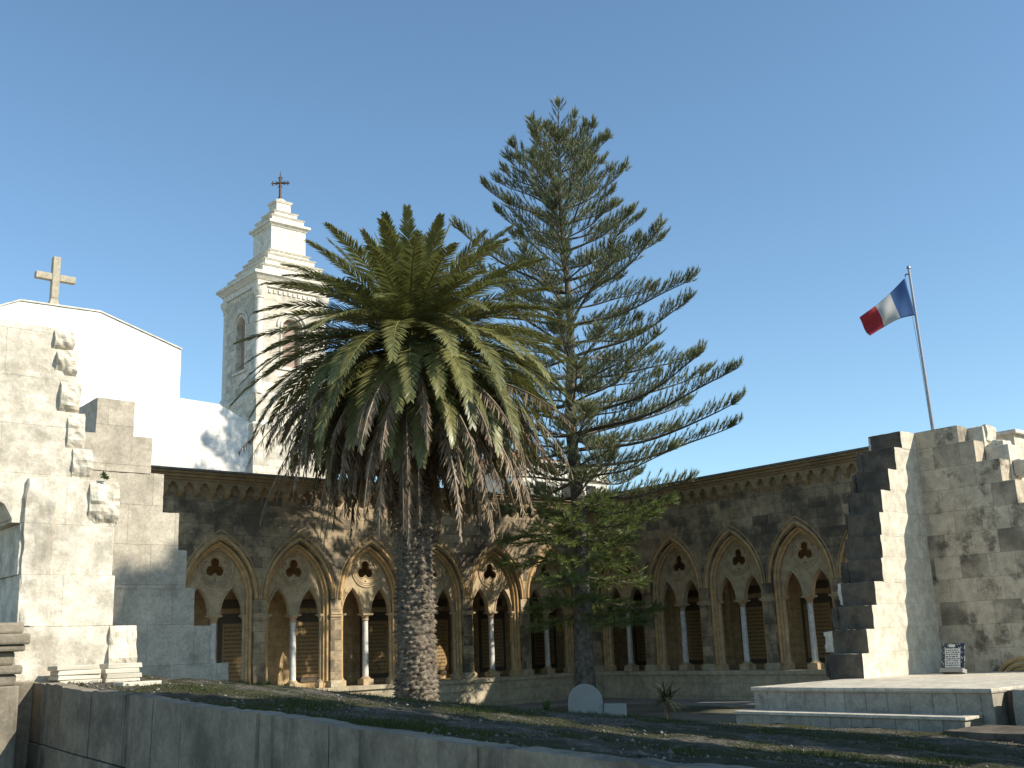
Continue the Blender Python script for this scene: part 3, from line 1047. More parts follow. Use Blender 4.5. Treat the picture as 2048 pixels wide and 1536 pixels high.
# ------------------------------------------------------------------ church, tower, back building
ch = thing("church", "bright white gabled church wall under the stone cross on the left", "church", (10, 37, -2))
CB = 35.5
q = MB()
q.plate([(2.0, -2.0), (14.9, -2.0), (14.9, 10.56), (12.0, 11.45), (9.43, 11.39), (7.0, 10.2), (2.0, 8.2)], [], 0, 7, MB_a(CB))
q.build("wall", M_CHURCH, ch)
q = MB()
for (a, z), (a2, z2) in (((14.92, 10.57), (12.0, 11.46)), ((12.0, 11.46), (9.43, 11.4)), ((9.43, 11.4), (7.0, 10.21)), ((7, 10.21), (2, 8.21))):
    q.hexa([(a, CB - 0.04, z), (a, CB + 7, z), (a2, CB + 7, z2), (a2, CB - 0.04, z2), (a, CB - 0.04, z + 0.05), (a, CB + 7, z + 0.05), (a2, CB + 7, z2 + 0.05), (a2, CB - 0.04, z2 + 0.05)])
q.build("coping", M_TOWERT, ch)
q = MB()
q.plate([(14.903, -2.0), (17.56, -2.0), (17.56, 8.24), (16.42, 8.77), (14.903, 8.83)], [], 0.05, 6, MB_a(CB))
q.build("side_wall", M_CHURCH, ch)

sc_ = MB()
zt = 11.42
sc_.hexa([(10.40, 35.9, zt - .1), (10.88, 35.9, zt - .1), (10.88, 36.3, zt - .1), (10.40, 36.3, zt - .1), (10.47, 35.96, zt + 0.2), (10.81, 35.96, zt + 0.2), (10.81, 36.24, zt + 0.2), (10.47, 36.24, zt + 0.2)])
sc_.hexa([(10.47, 35.965, zt + 0.2), (10.81, 35.965, zt + 0.2), (10.81, 36.235, zt + 0.2), (10.47, 36.235, zt + 0.2), (10.53, 35.985, zt + 0.42), (10.75, 35.985, zt + 0.42), (10.75, 36.215, zt + 0.42), (10.53, 36.215, zt + 0.42)])
sc_.box(10.525, 10.765, 35.98, 36.22, zt + 0.42, zt + 1.9)
sc_.box(10.0, 10.524, 35.99, 36.21, zt + 1.06, zt + 1.29)
sc_.box(10.766, 11.3, 35.99, 36.21, zt + 1.06, zt + 1.29)
tag(sc_.build("stone_cross", M_CROSS, loc=(10.65, 36.1, zt), bevel=0.02), "plain weathered stone cross standing on the white church roof", "cross")

tw = thing("bell_tower", "pale square bell tower with stepped pyramid top behind the palm", "tower", (26, 49.85, -2))
cx, cy, h = 26.0, 49.85, 1.9


def tface(mb, fn, c, holes, w1=0.5, m=0):
    mb.plate([(c - h, 12.6), (c + h, 12.6), (c + h, 18.3), (c - h, 18.3)], holes, 0, w1, fn, m)


def wind(c, hw, z0, z1):
    return [(c - hw, z0)] + [(c - hw * math.cos(R(a)), z1 + hw * math.sin(R(a))) for a in range(0, 181, 15)] + [(c + hw, z0)]


FNL = lambda u, v, w: (cx - h + w, u, v)
FNR = lambda u, v, w: (u, cy - h + w, v)
q = MB()
tface(q, FNL, cy, [wind(cy, 0.5, 14.2, 16.5)])
q.plate([(cx - h + 0.501, 12.6), (cx + h, 12.6), (cx + h, 18.3), (cx - h + 0.501, 18.3)], [wind(cx, 0.5, 14.2, 16.3)], 0, 0.5, FNR)
q.box(cx + h - 0.5, cx + h, cy - h + 0.501, cy + h, 12.6, 18.3)
q.box(cx - h + 0.501, cx + h - 0.501, cy + h - 0.5, cy + h, 12.6, 18.3)
q.frustum(cx, cy, 11.1, 12.58, h + 0.02, h + 0.02)
q.frustum(cx, cy, -2, 11.0, h + 0.25, h + 0.25)
q.build("shaft", M_TOWER, tw)
q = MB()
q.plate(wind(cy, 0.55, 14.1, 16.5), [], 0.3, 0.34, FNL)
q.plate(wind(cx, 0.55, 14.1, 16.3), [], 0.3, 0.34, FNR)
q.build("blind_window", M_RED, tw)
for fn, c, z in ((FNL, cy, 16.5), (FNR, cx, 16.3)):
    q = MB()
    for r, w in ((0.62, -0.03), (0.82, -0.05)):
        q.tube([fn(c + r * math.cos(R(a)), z + r * math.sin(R(a)), w) for a in range(0, 181, 12)], 0.06, 6)
    for s in (-1, 1):
        q.tube([fn(c + s * 0.62, 14.2, -0.02), fn(c + s * 0.62, z, -0.02)], 0.06, 6)
    p = [fn(c - 0.8, 14.02, -0.08), fn(c + 0.8, 14.02, -0.08), fn(c + 0.8, 14.02, 0.2), fn(c - 0.8, 14.02, 0.2), fn(c - 0.8, 14.14, -0.08), fn(c + 0.8, 14.14, -0.08), fn(c + 0.8, 14.14, 0.2), fn(c - 0.8, 14.14, 0.2)]
    q.hexa(p)
    q.build("window_surround", M_TOWERT, tw, smooth=True)
for sx, sy in ((-1, -1), (-1, 1), (1, -1)):
    q = MB()
    x, y = cx + sx * (h - 0.2), cy + sy * (h - 0.2)
    q.lathe(x + sx * 0.12, y + sy * 0.12, [(0.28, 12.62), (0.28, 12.9), (0.2, 13.0), (0.19, 17.6), (0.24, 17.65), (0.2, 17.72), (0.36, 18.05), (0.38, 18.25)], 14)
    q.build("corner_shaft", M_TOWERT, tw, smooth=True)
q = MB()
q.frustum(cx, cy, 12.58, 12.72, h + 0.12, h + 0.05)
q.frustum(cx, cy, 12.35, 12.579, h + 0.03, h + 0.12)
q.frustum(cx, cy, 11.0, 11.1, h + 0.38, h + 0.3)
q.frustum(cx, cy, 10.8, 10.999, h + 0.26, h + 0.38)
q.build("string_course", M_TOWERT, tw)
for fn, c, dv in ((FNR, cx, (1, 0, 0)), (FNL, cy, (0, 1, 0))):
    q = MB()
    uu = c - h + 0.55
    q.hexa([fn(uu, 18.0, -0.06), fn(uu + 0.15, 18.0, -0.06), fn(uu + 0.15, 18.0, 0.05), fn(uu, 18.0, 0.05), fn(uu, 18.18, -0.06), fn(uu + 0.15, 18.18, -0.06), fn(uu + 0.15, 18.18, 0.05), fn(uu, 18.18, 0.05)])
    d0 = q.build("dentil", M_TOWERT, tw)
    for k in range(1, 11):
        copy_part(d0, tw, Vector(dv) * 0.28 * k)
q = MB()
q.frustum(cx, cy, 18.301, 18.6, h + 0.1, h + 0.12)
q.frustum(cx, cy, 18.601, 18.85, h + 0.16, h + 0.36)
q.frustum(cx, cy, 18.851, 19.0, h + 0.4, h + 0.4)
q.build("cornice", M_TOWERT, tw)
q = MB()
ux, uy = 26.15, 49.7
z = 19.0
for hh, dz in ((2.0, 0.45), (1.72, 0.45), (1.42, 0.45), (1.2, 0.3)):
    q.frustum(ux, uy, z + 0.001, z + dz - 0.08, hh - 0.05, hh - 0.05)
    q.frustum(ux, uy, z + dz - 0.08, z + dz, hh - 0.02, hh + 0.04)
    z += dz
q.frustum(ux, uy, z + 0.001, 22.05, 1.02, 1.02)
q.frustum(ux, uy, 22.051, 22.2, 1.06, 1.16)
q.frustum(ux, uy, 22.201, 22.33, 1.22, 1.22)
z = 22.33
for hh, dz in ((0.98, 0.4), (0.72, 0.4)):
    q.frustum(ux, uy, z + 0.001, z + dz - 0.08, hh - 0.04, hh - 0.04)
    q.frustum(ux, uy, z + dz - 0.08, z + dz, hh - 0.02, hh + 0.04)
    z += dz
q.frustum(ux, uy, z + 0.001, z + 0.6, 0.42, 0.42)
q.frustum(ux, uy, z + 0.601, z + 0.72, 0.46, 0.52)
q.build("stepped_roof", M_TOWERT, tw)
ZT = z + 0.72
q = MB()
q.lathe(ux, uy, [(0.42, ZT + 0.001), (0.36, ZT + 0.12), (0.2, ZT + 0.24), (0.05, ZT + 0.28)], 14)
q.build("dome_cap", M_TOWERT, tw, smooth=True)
q = MB()
zc = ZT + 0.2
dx = Vector((0.76, -0.65, 0))


def cp(s, z):
    return Vector((ux, uy, zc + z)) + dx * s


q.tube([cp(0, 0), cp(0, 1.3), cp(0, 1.75)], [0.09, 0.06, 0.01], 6)
q.tube([cp(-0.5, 1.02), cp(0, 1.04), cp(0.5, 1.02)], [0.03, 0.07, 0.05], 6)
for a in range(0, 360, 45):
    q.tube([cp(0, 1.04), cp(0.34 * math.cos(R(a + 22)), 1.04 + 0.34 * math.sin(R(a + 22)))], [0.03, 0.012], 4)
for s in (-0.42, 0.42):
    q.tube([cp(s, 0.9), cp(s, 1.16)], 0.035, 5)
q.tube([cp(-0.1, 1.36), cp(0.1, 1.36)], 0.035, 5)
q.tube([cp(-0.13, 0.0), cp(0, 0.4)], 0.03, 5)
q.tube([cp(0.13, 0.0), cp(0, 0.4)], 0.03, 5)
q.build("iron_cross", M_IRON, tw)

bb = thing("rendered_house", "low cream building with orange tiled roof behind the cloister corner", "house", (38.5, 42, -2))
q = MB()
q.box(35.2, 41.7, 41.2, 47, -2, 9.05)
q.build("wall", M_BWALL, bb)
q = MB()
q.box(34.9, 41.95, 41.0, 47.3, 9.052, 9.2)
q.box(34.9, 41.95, 41.1, 41.3, 8.3, 8.42)
q.build("eave", M_TOWERT, bb)
q = MB()
q.hexa([(34.9, 41.0, 9.202), (38.6, 41.0, 9.202), (38.6, 47, 9.202), (34.9, 47, 9.202), (36.2, 43, 9.9), (37.4, 43, 9.9), (37.4, 45, 9.9), (36.2, 45, 9.9)])
q.build("roof", M_TILE_RED, bb)
for a in (36.4, 38.2, 40.0):
    q = MB()
    q.box(a, a + 0.7, 41.16, 41.199, 6.9, 8.1)
    q.build("window", M_DARK, bb)

# ------------------------------------------------------------------ garden wall in the foreground
gw = thing("garden_wall", "low grey garden wall of tall stone slabs crossing the foreground", "garden wall", (3.4, 6, -2.06))
jb = [11.08, 10.67, 10.19, 9.44, 8.69, 8.15, 7.64, 7.09, 6.46, 5.61, 4.84, 4.23, 3.6, 3.0, 2.4, 1.8, 1.2, 0.5]
zt_ = lambda b: float(np.interp(b, [0, 3.04, 3.48, 4.23, 4.86, 5.62, 6.45, 7.1, 8.79, 9.84, 11.2], [-.46, -.48, -.47, -.45, -.43, -.41, -.37, -.355, -.27, -.23, -.17]))
q = MB()
for i in range(len(jb) - 1):
    b1, b0 = jb[i] - 0.006, jb[i + 1] + 0.006
    off = random.uniform(-0.014, 0.014)
    zl1, zl0 = zt_(b1) - 0.53, zt_(b0) - 0.53
    ztop = random.uniform(-0.012, 0.008)
    x0, x1 = 3.29 + off, 3.44 + off
    n = 8
    for k in range(n):   # the top edge is chipped along its length
        ba, bb2 = b0 + (b1 - b0) * k / n, b0 + (b1 - b0) * (k + 1) / n
        def tz(b):
            return zt_(b) + ztop + 0.016 * noise.noise(Vector((b * 7, i, 0)))
        q.add([(x0, ba, zt_(ba) - .53), (x1, ba, zt_(ba) - .53), (x1, bb2, zt_(bb2) - .53), (x0, bb2, zt_(bb2) - .53),
               (x0 + 0.012, ba, tz(ba)), (x1, ba, tz(ba)), (x1, bb2, tz(bb2)), (x0 + 0.012, bb2, tz(bb2))],
              [(4, 5, 6, 7), (3, 0, 4, 7)] + ([(0, 1, 5, 4)] if k == 0 else []) + ([(2, 3, 7, 6)] if k == n - 1 else []))
q.build("upper_slab_course", M_FWALL, gw)
q = MB()
jl = [11.08, 10.75, 9.9, 9.05, 8.2, 7.3, 6.4, 5.5, 4.6, 3.7, 2.8, 1.9, 1.0]
for i in range(len(jl) - 1):
    b1, b0 = jl[i] - 0.004, jl[i + 1] + 0.004
    off = random.uniform(-0.006, 0.006) - 0.02
    q.hexa([(3.29 + off, b0, -2.06), (3.46, b0, -2.06), (3.46, b1, -2.06), (3.29 + off, b1, -2.06),
            (3.29 + off, b0, zt_(b0) - .54), (3.46, b0, zt_(b0) - .54), (3.46, b1, zt_(b1) - .54), (3.29 + off, b1, zt_(b1) - .54)])
q.build("lower_slab_course", M_FWALL, gw, bevel=0.01)

# ------------------------------------------------------------------ slabs lying on the bed
def slab(x, y, z, lx, ly, hz, rot, label, group=None, mat=M_SLAB):
    q = MB()
    c, s = math.cos(rot), math.sin(rot)
    pts = []
    for zz in (0, hz):
        for px, py in ((-lx, -ly), (lx, -ly), (lx, ly), (-lx, ly)):
            px += random.uniform(-0.01, 0.01)
            py += random.uniform(-0.01, 0.01)
            pts.append((x + px * c - py * s, y + px * s + py * c, z + zz))
    q.hexa(pts)
    o = q.build("stone_slab", mat, loc=(x, y, z), bevel=0.006)
    return tag(o, label, "slab", group)


gp = "cut slabs stacked by the ruined wall"
zb = -0.22
for k, (dx_, r_, nm) in enumerate(((0.02, 0.0, "lowest slab"), (-0.01, 0.03, "second slab from the bottom"), (0.0, -0.02, "third slab from the bottom"), (-0.03, 0.05, "topmost slab"))):
    slab(3.64 + dx_, 10.88, zb + 0.045 * k, 0.2, 0.12, 0.042, r_, "%s in the left slab pile by the rough wall foot" % nm, gp)
for k, (dx_, r_, nm) in enumerate(((0.0, 0.0, "lowest slab"), (0.02, 0.02, "second slab from the bottom"), (0.0, -0.03, "third slab from the bottom"), (0.02, 0.02, "topmost slab"))):
    slab(4.04 + dx_, 10.86, zb - 0.01 + 0.048 * k, 0.17, 0.12, 0.045, r_, "%s in the right slab pile by the rough wall corner" % nm, gp)
slab(4.1, 10.52, -0.265, 0.2, 0.1, 0.05, 0.12, "single white slab lying flat in front of the two slab piles", None)
slab(5.35, 11.75, -0.415, 0.27, 0.12, 0.05, -0.55, "long grey slab lying on the bed below the stepped buttress", None, M_WHITE)

# ------------------------------------------------------------------ round marker stone
mk = thing("marker_stone", "pale round topped marker stone at the far edge of the gravel bed", "marker stone", (10.85, 11.35, -1.0))
q = MB()
pts = [(-0.24, -1.2), (0.24, -1.2)] + [(0.24 * math.cos(R(a)), -0.83 + 0.25 * math.sin(R(a))) for a in range(0, 181, 10)]
dl = Vector((0.762, -0.648, 0))
dn = Vector((0.648, 0.762, 0))
O = Vector((10.8, 11.36, 0))
q.plate(pts, [], 0, 0.12, lambda u, v, w: tuple(O + dl * u + dn * w + Vector((0, 0, v))))
q.build("headstone", M_WHITE, mk, bevel=0.015)
q = MB()
q.plate([(-0.28, -1.3), (0.56, -1.3), (0.56, -0.86), (0.25, -0.85), (0.25, -0.96), (-0.28, -0.97)], [], -0.07, -0.001, lambda u, v, w: tuple(O + dl * u + dn * w + Vector((0, 0, v))))
q.build("kerb", M_WHITE, mk, bevel=0.012)


# ------------------------------------------------------------------ plants
def strips(P0, D, N, L, W, droop=0.15, seg=2):
    """leaf strips: start P0, direction D, face normal N (all (n,3)), length L, width W (n); returns verts, quads"""
    n = len(P0)
    D = D / np.linalg.norm(D, axis=1, keepdims=True)
    S = np.cross(D, N)
    S /= np.linalg.norm(S, axis=1, keepdims=True) + 1e-9
    rows = []
    prof = [0.55, 1.0, 0.06] if seg == 2 else [0.9, 0.12]
    for k in range(seg + 1):
        t = k / seg
        c = P0 + D * (L * t)[:, None]
        c[:, 2] -= droop * L * t * t
        w = (W * prof[k] * 0.5)[:, None]
        rows += [c - S * w, c + S * w]
    V = np.stack(rows, 1)  # n, 2(seg+1), 3
    m = 2 * (seg + 1)
    base = np.arange(n)[:, None] * m
    Q = np.concatenate([base + np.array([2 * k, 2 * k + 1, 2 * k + 3, 2 * k + 2]) for k in range(seg)], 0)
    return V.reshape(-1, 3), Q


class Acc:
    def __init__(s):
        s.V, s.Q, s.a, s.n, s.mi = [], [], [], 0, []

    def put(s, V, Q, var, m=0):
        s.V.append(V)
        s.Q.append(Q + s.n)
        s.a.append(np.full(len(V), var) if np.isscalar(var) else var)
        s.mi.append(np.full(len(Q), m))
        s.n += len(V)

    def build(s, name, mats, parent=None, loc=None):
        return raw_mesh(name, np.concatenate(s.V), np.concatenate(s.Q), mats, parent, loc, np.concatenate(s.a), np.concatenate(s.mi))


def np_tube(pts, rad, n=5):
    pts = np.asarray(pts, float)
    k = len(pts)
    T = np.gradient(pts, axis=0)
    T /= np.linalg.norm(T, axis=1, keepdims=True) + 1e-9
    A = np.cross(T, np.array([0.31, 0.17, 0.93]))
    A /= np.linalg.norm(A, axis=1, keepdims=True) + 1e-9
    B = np.cross(T, A)
    th = np.arange(n) * 2 * np.pi / n
    rad = np.broadcast_to(np.asarray(rad, float), (k,))
    V = pts[:, None] + rad[:, None, None] * (A[:, None] * np.cos(th)[None, :, None] + B[:, None] * np.sin(th)[None, :, None])
    i, j = np.meshgrid(np.arange(k - 1), np.arange(n), indexing='ij')
    j2 = (j + 1) % n
    Q = np.stack([i * n + j, i * n + j2, (i + 1) * n + j2, (i + 1) * n + j], -1).reshape(-1, 4)
    return V.reshape(-1, 3), Q


def frond(acc, base, az, e0, length, bend, n=64, dead=False, var=0.5, r0=0.3, curl=0.0):
    K = 22
    t = np.linspace(0, 1, K)
    e = e0 - bend * t ** 1.25
    a = az + curl * t * t
    d = np.stack([np.cos(e) * np.cos(a), np.cos(e) * np.sin(a), np.sin(e)], 1)
    st = np.concatenate([[np.zeros(3)], np.cumsum((d[:-1] + d[1:]) / 2 * (length / (K - 1)), 0)])
    pts = np.asarray(base) + np.array([math.cos(az) * r0, math.sin(az) * r0, 0]) + st
    V, Q = np_tube(pts, 0.032 * (1 - t) ** 0.8 + 0.005, 4)
    acc.put(V, Q, min(1.0, var + 0.15), 1)
    tl = np.linspace(0.10, 0.995, n) ** 0.92
    for sgn in (-1, 1):
        tt = np.clip(tl + rng.uniform(-.006, .006, n), 0, 1)
        P = np.stack([np.interp(tt, t, pts[:, i]) for i in range(3)], 1)
        T = np.stack([np.interp(tt, t, d[:, i]) for i in range(3)], 1)
        T /= np.linalg.norm(T, axis=1, keepdims=True)
        S = np.cross(T, np.array([0, 0, 1.0]))
        bad = np.linalg.norm(S, axis=1) < 0.15
        S[bad] = np.array([-math.sin(az), math.cos(az), 0]) * -1
        S /= np.linalg.norm(S, axis=1, keepdims=True)
        N = np.cross(S, T)
        beta = np.radians(68 - 38 * tt + rng.uniform(-6, 6, n))
        gam = np.radians(np.where(dead, -40, 12) + rng.uniform(-9, 9, n))
        lat_ = S * sgn * np.cos(gam)[:, None] + N * np.sin(gam)[:, None]
        D = T * np.cos(beta)[:, None] + lat_ * np.sin(beta)[:, None]
        L = 0.60 * np.minimum(1, (tt - 0.06) / 0.18) ** 0.8 * (1 - 0.72 * np.maximum(0, tt - 0.5) / 0.5 * tt)
        L = np.maximum(L, 0.1) * rng.uniform(0.85, 1.1, n)
        W = np.full(n, 0.046)
        dr = 0.16
        if dead:
            D = D * 0.8 + np.array([0, 0, -0.55]) + rng.normal(0, 0.16, (n, 3))
            L *= rng.uniform(0.5, 1.0, n)
            W *= 0.9
            dr = 0.05
            keep = rng.random(n) < 0.82
            P, D, N, L, W = P[keep], D[keep], N[keep], L[keep], W[keep]
        Nl = N + rng.normal(0, 0.14, N.shape)
        V, Q = strips(P, D, Nl, L, W, dr)
        acc.put(V, Q, np.clip(var + np.repeat(rng.normal(0, 0.1, len(P)), 6), 0, 1))


def build_palm():
    X, Y = 16.42, 23.5
    ZC = 8.1
    pm = thing("palm_tree", "large date palm with arching green fronds and a brown skirt of dead ones", "palm tree", (X, Y, -2.0))
    # trunk: rows of leaf-base scales
    nh, na = 260, 110
    V = []
    for i in range(nh):
        z = -2.1 + (ZC - 0.2 + 2.1) * i / (nh - 1)
        zz = (z + 2.0) / 10
        r = float(np.interp(zz, [0, 0.06, 0.2, 0.45, 0.72, 0.82, 0.9, 1.0], [0.60, 0.53, 0.485, 0.45, 0.37, 0.40, 0.52, 0.5]))
        for j in range(na):
            a = 2 * math.pi * j / na
            row = z / 0.125 + 0.5 * noise.noise(Vector((math.cos(a) * 2, math.sin(a) * 2, z * 0.8)))
            colr = a / (2 * math.pi) * 15 + 0.5 * (math.floor(row) % 2) + 0.45 * noise.noise(Vector((z * 1.5, a * 1.5, 5)))
            fr, fc = row - math.floor(row), colr - math.floor(colr)
            bump = (1 - fr) * (1 - (2 * fc - 1) ** 2) * 0.12 + (0.04 if fr < 0.25 else 0)
            bump *= 0.8 + 0.9 * noise.noise(Vector((math.floor(colr) * 3.1, math.floor(row) * 1.7, 0)))
            bump += 0.02 * noise.noise(Vector((a * 3, z * 3, 1)))
            rr = r + bump - 0.03
            V.append((X + rr * math.cos(a), Y + rr * math.sin(a), z))
    i, j = np.meshgrid(np.arange(nh - 1), np.arange(na), indexing='ij')
    j2 = (j + 1) % na
    Q = np.stack([i * na + j, i * na + j2, (i + 1) * na + j2, (i + 1) * na + j], -1).reshape(-1, 4)
    t = NT("palm_trunk_bark")
    P = t.pos()
    c = t.mix(t.ramp(t.noise(P, 7, 6, 0.65), 0.3, 0.7), (0.05, 0.04, 0.03), (0.25, 0.205, 0.15))
    t.set(t.b.inputs["Base Color"], c)
    t.b.inputs["Roughness"].default_value = 0.9
    t.l.new(t.bump(t.noise(P, 30, 5), 0.7, 0.02), t.b.inputs["Normal"])
    raw_mesh("trunk", V, Q, t.mat, pm)
    # green crown
    acc = Acc()
    N = 168
    ga = math.pi * (3 - math.sqrt(5))
    for k in range(N):
        q = k / (N - 1)
        e0 = R(float(np.interp(q, [0, 0.05, 0.14, 0.33, 0.6, 1], [82, 66, 48, 22, -2, -34])) + random.uniform(-7, 7))
        L = float(np.interp(q, [0, 0.1, 0.35, 0.7, 1], [3.2, 3.9, 4.75, 4.85, 4.1])) * random.uniform(0.92, 1.06)
        b = R(float(np.interp(q, [0, 0.12, 0.35, 0.6, 1], [12, 30, 54, 68, 56])) + random.uniform(-10, 14))
        z = ZC + 0.25 - 0.55 * q
        frond(acc, (X, Y, z), k * ga + random.uniform(-.15, .15), e0, L, b, 112, var=random.uniform(0.15, 0.85), r0=0.12 + 0.3 * q,
              curl=random.uniform(-0.12, 0.12))
    acc.build("crown", [leaf("palm_leaf", (0.125, 0.13, 0.046), (0.34, 0.325, 0.13), 0.38, 0.3, c=(0.075, 0.085, 0.03), spec=0.45),
                        leaf("palm_rachis", (0.13, 0.12, 0.04), (0.24, 0.21, 0.08), 0.5, 0)], pm)
    acc = Acc()
    for k in range(175):
        az = k * ga * 1.37 + random.uniform(-.3, .3)
        q = random.random()
        e0 = R(random.uniform(-60, 0))
        L = random.uniform(3.4, 5.6) * (0.85 if q < 0.3 else 1)
        b = min(R(random.uniform(45, 80)), R(88) + e0)
        frond(acc, (X, Y, ZC - 0.5 - 0.8 * random.random()), az, e0, L, b, 74, True, var=random.uniform(0, 1), r0=0.4, curl=random.uniform(-.2, .2))
    for k in range(85):
        frond(acc, (X, Y, ZC - 0.9 - 0.7 * random.random()), k * ga + random.uniform(-.3, .3), R(random.uniform(-78, -50)), random.uniform(2.0, 3.6),
              R(random.uniform(6, 14)), 60, True, var=random.uniform(0, 0.8), r0=0.46, curl=random.uniform(-.2, .2))
    acc.build("dead_frond_skirt", [leaf("dead_palm_leaf", (0.13, 0.095, 0.06), (0.44, 0.34, 0.24), 0.8, 0.1, spec=0.1),
                                   leaf("dead_palm_rachis", (0.2, 0.15, 0.1), (0.4, 0.32, 0.24), 0.8, 0, spec=0.1)], pm)


build_palm()


def brushes(acc, P, D, L, nn=30, nl=0.12, w=0.015, var=0.5, upb=0.15, spread=55, m=0):
    """needle brushes: twigs from P along D of length L (arrays), nn needles on each"""
    n = len(P)
    D = D / np.linalg.norm(D, axis=1, keepdims=True)
    ref = np.where(np.abs(D[:, 2:3]) < 0.9, np.array([[0, 0, 1.0]]), np.array([[1.0, 0, 0]]))
    A = np.cross(D, ref)
    A /= np.linalg.norm(A, axis=1, keepdims=True)
    B = np.cross(D, A)
    t = rng.uniform(0.1, 1.0, (n, nn)) ** 0.75
    th = rng.uniform(0, 2 * np.pi, (n, nn))
    be = np.radians(spread) * (1.1 - 0.75 * t) + rng.normal(0, 0.12, (n, nn))
    p = P[:, None] + D[:, None] * (L[:, None] * t)[..., None]
    rad = A[:, None] * np.cos(th)[..., None] + B[:, None] * np.sin(th)[..., None]
    d = D[:, None] * np.cos(be)[..., None] + rad * np.sin(be)[..., None]
    d[..., 2] += upb
    nrm = np.cross(d, rad) + rng.normal(0, 0.3, d.shape)
    nrm = np.cross(nrm, d)
    p, d, nrm = p.reshape(-1, 3), d.reshape(-1, 3), nrm.reshape(-1, 3)
    k = len(p)
    V, Q = strips(p, d, nrm, nl * rng.uniform(0.7, 1.2, k), np.full(k, w), 0.0, 1)
    vv = np.repeat(np.clip((np.asarray(var) if not np.isscalar(var) else np.full(n, var)), 0, 1), nn)
    acc.put(V, Q, np.repeat(np.clip(vv + rng.normal(0, 0.08, k), 0, 1), 4), m)


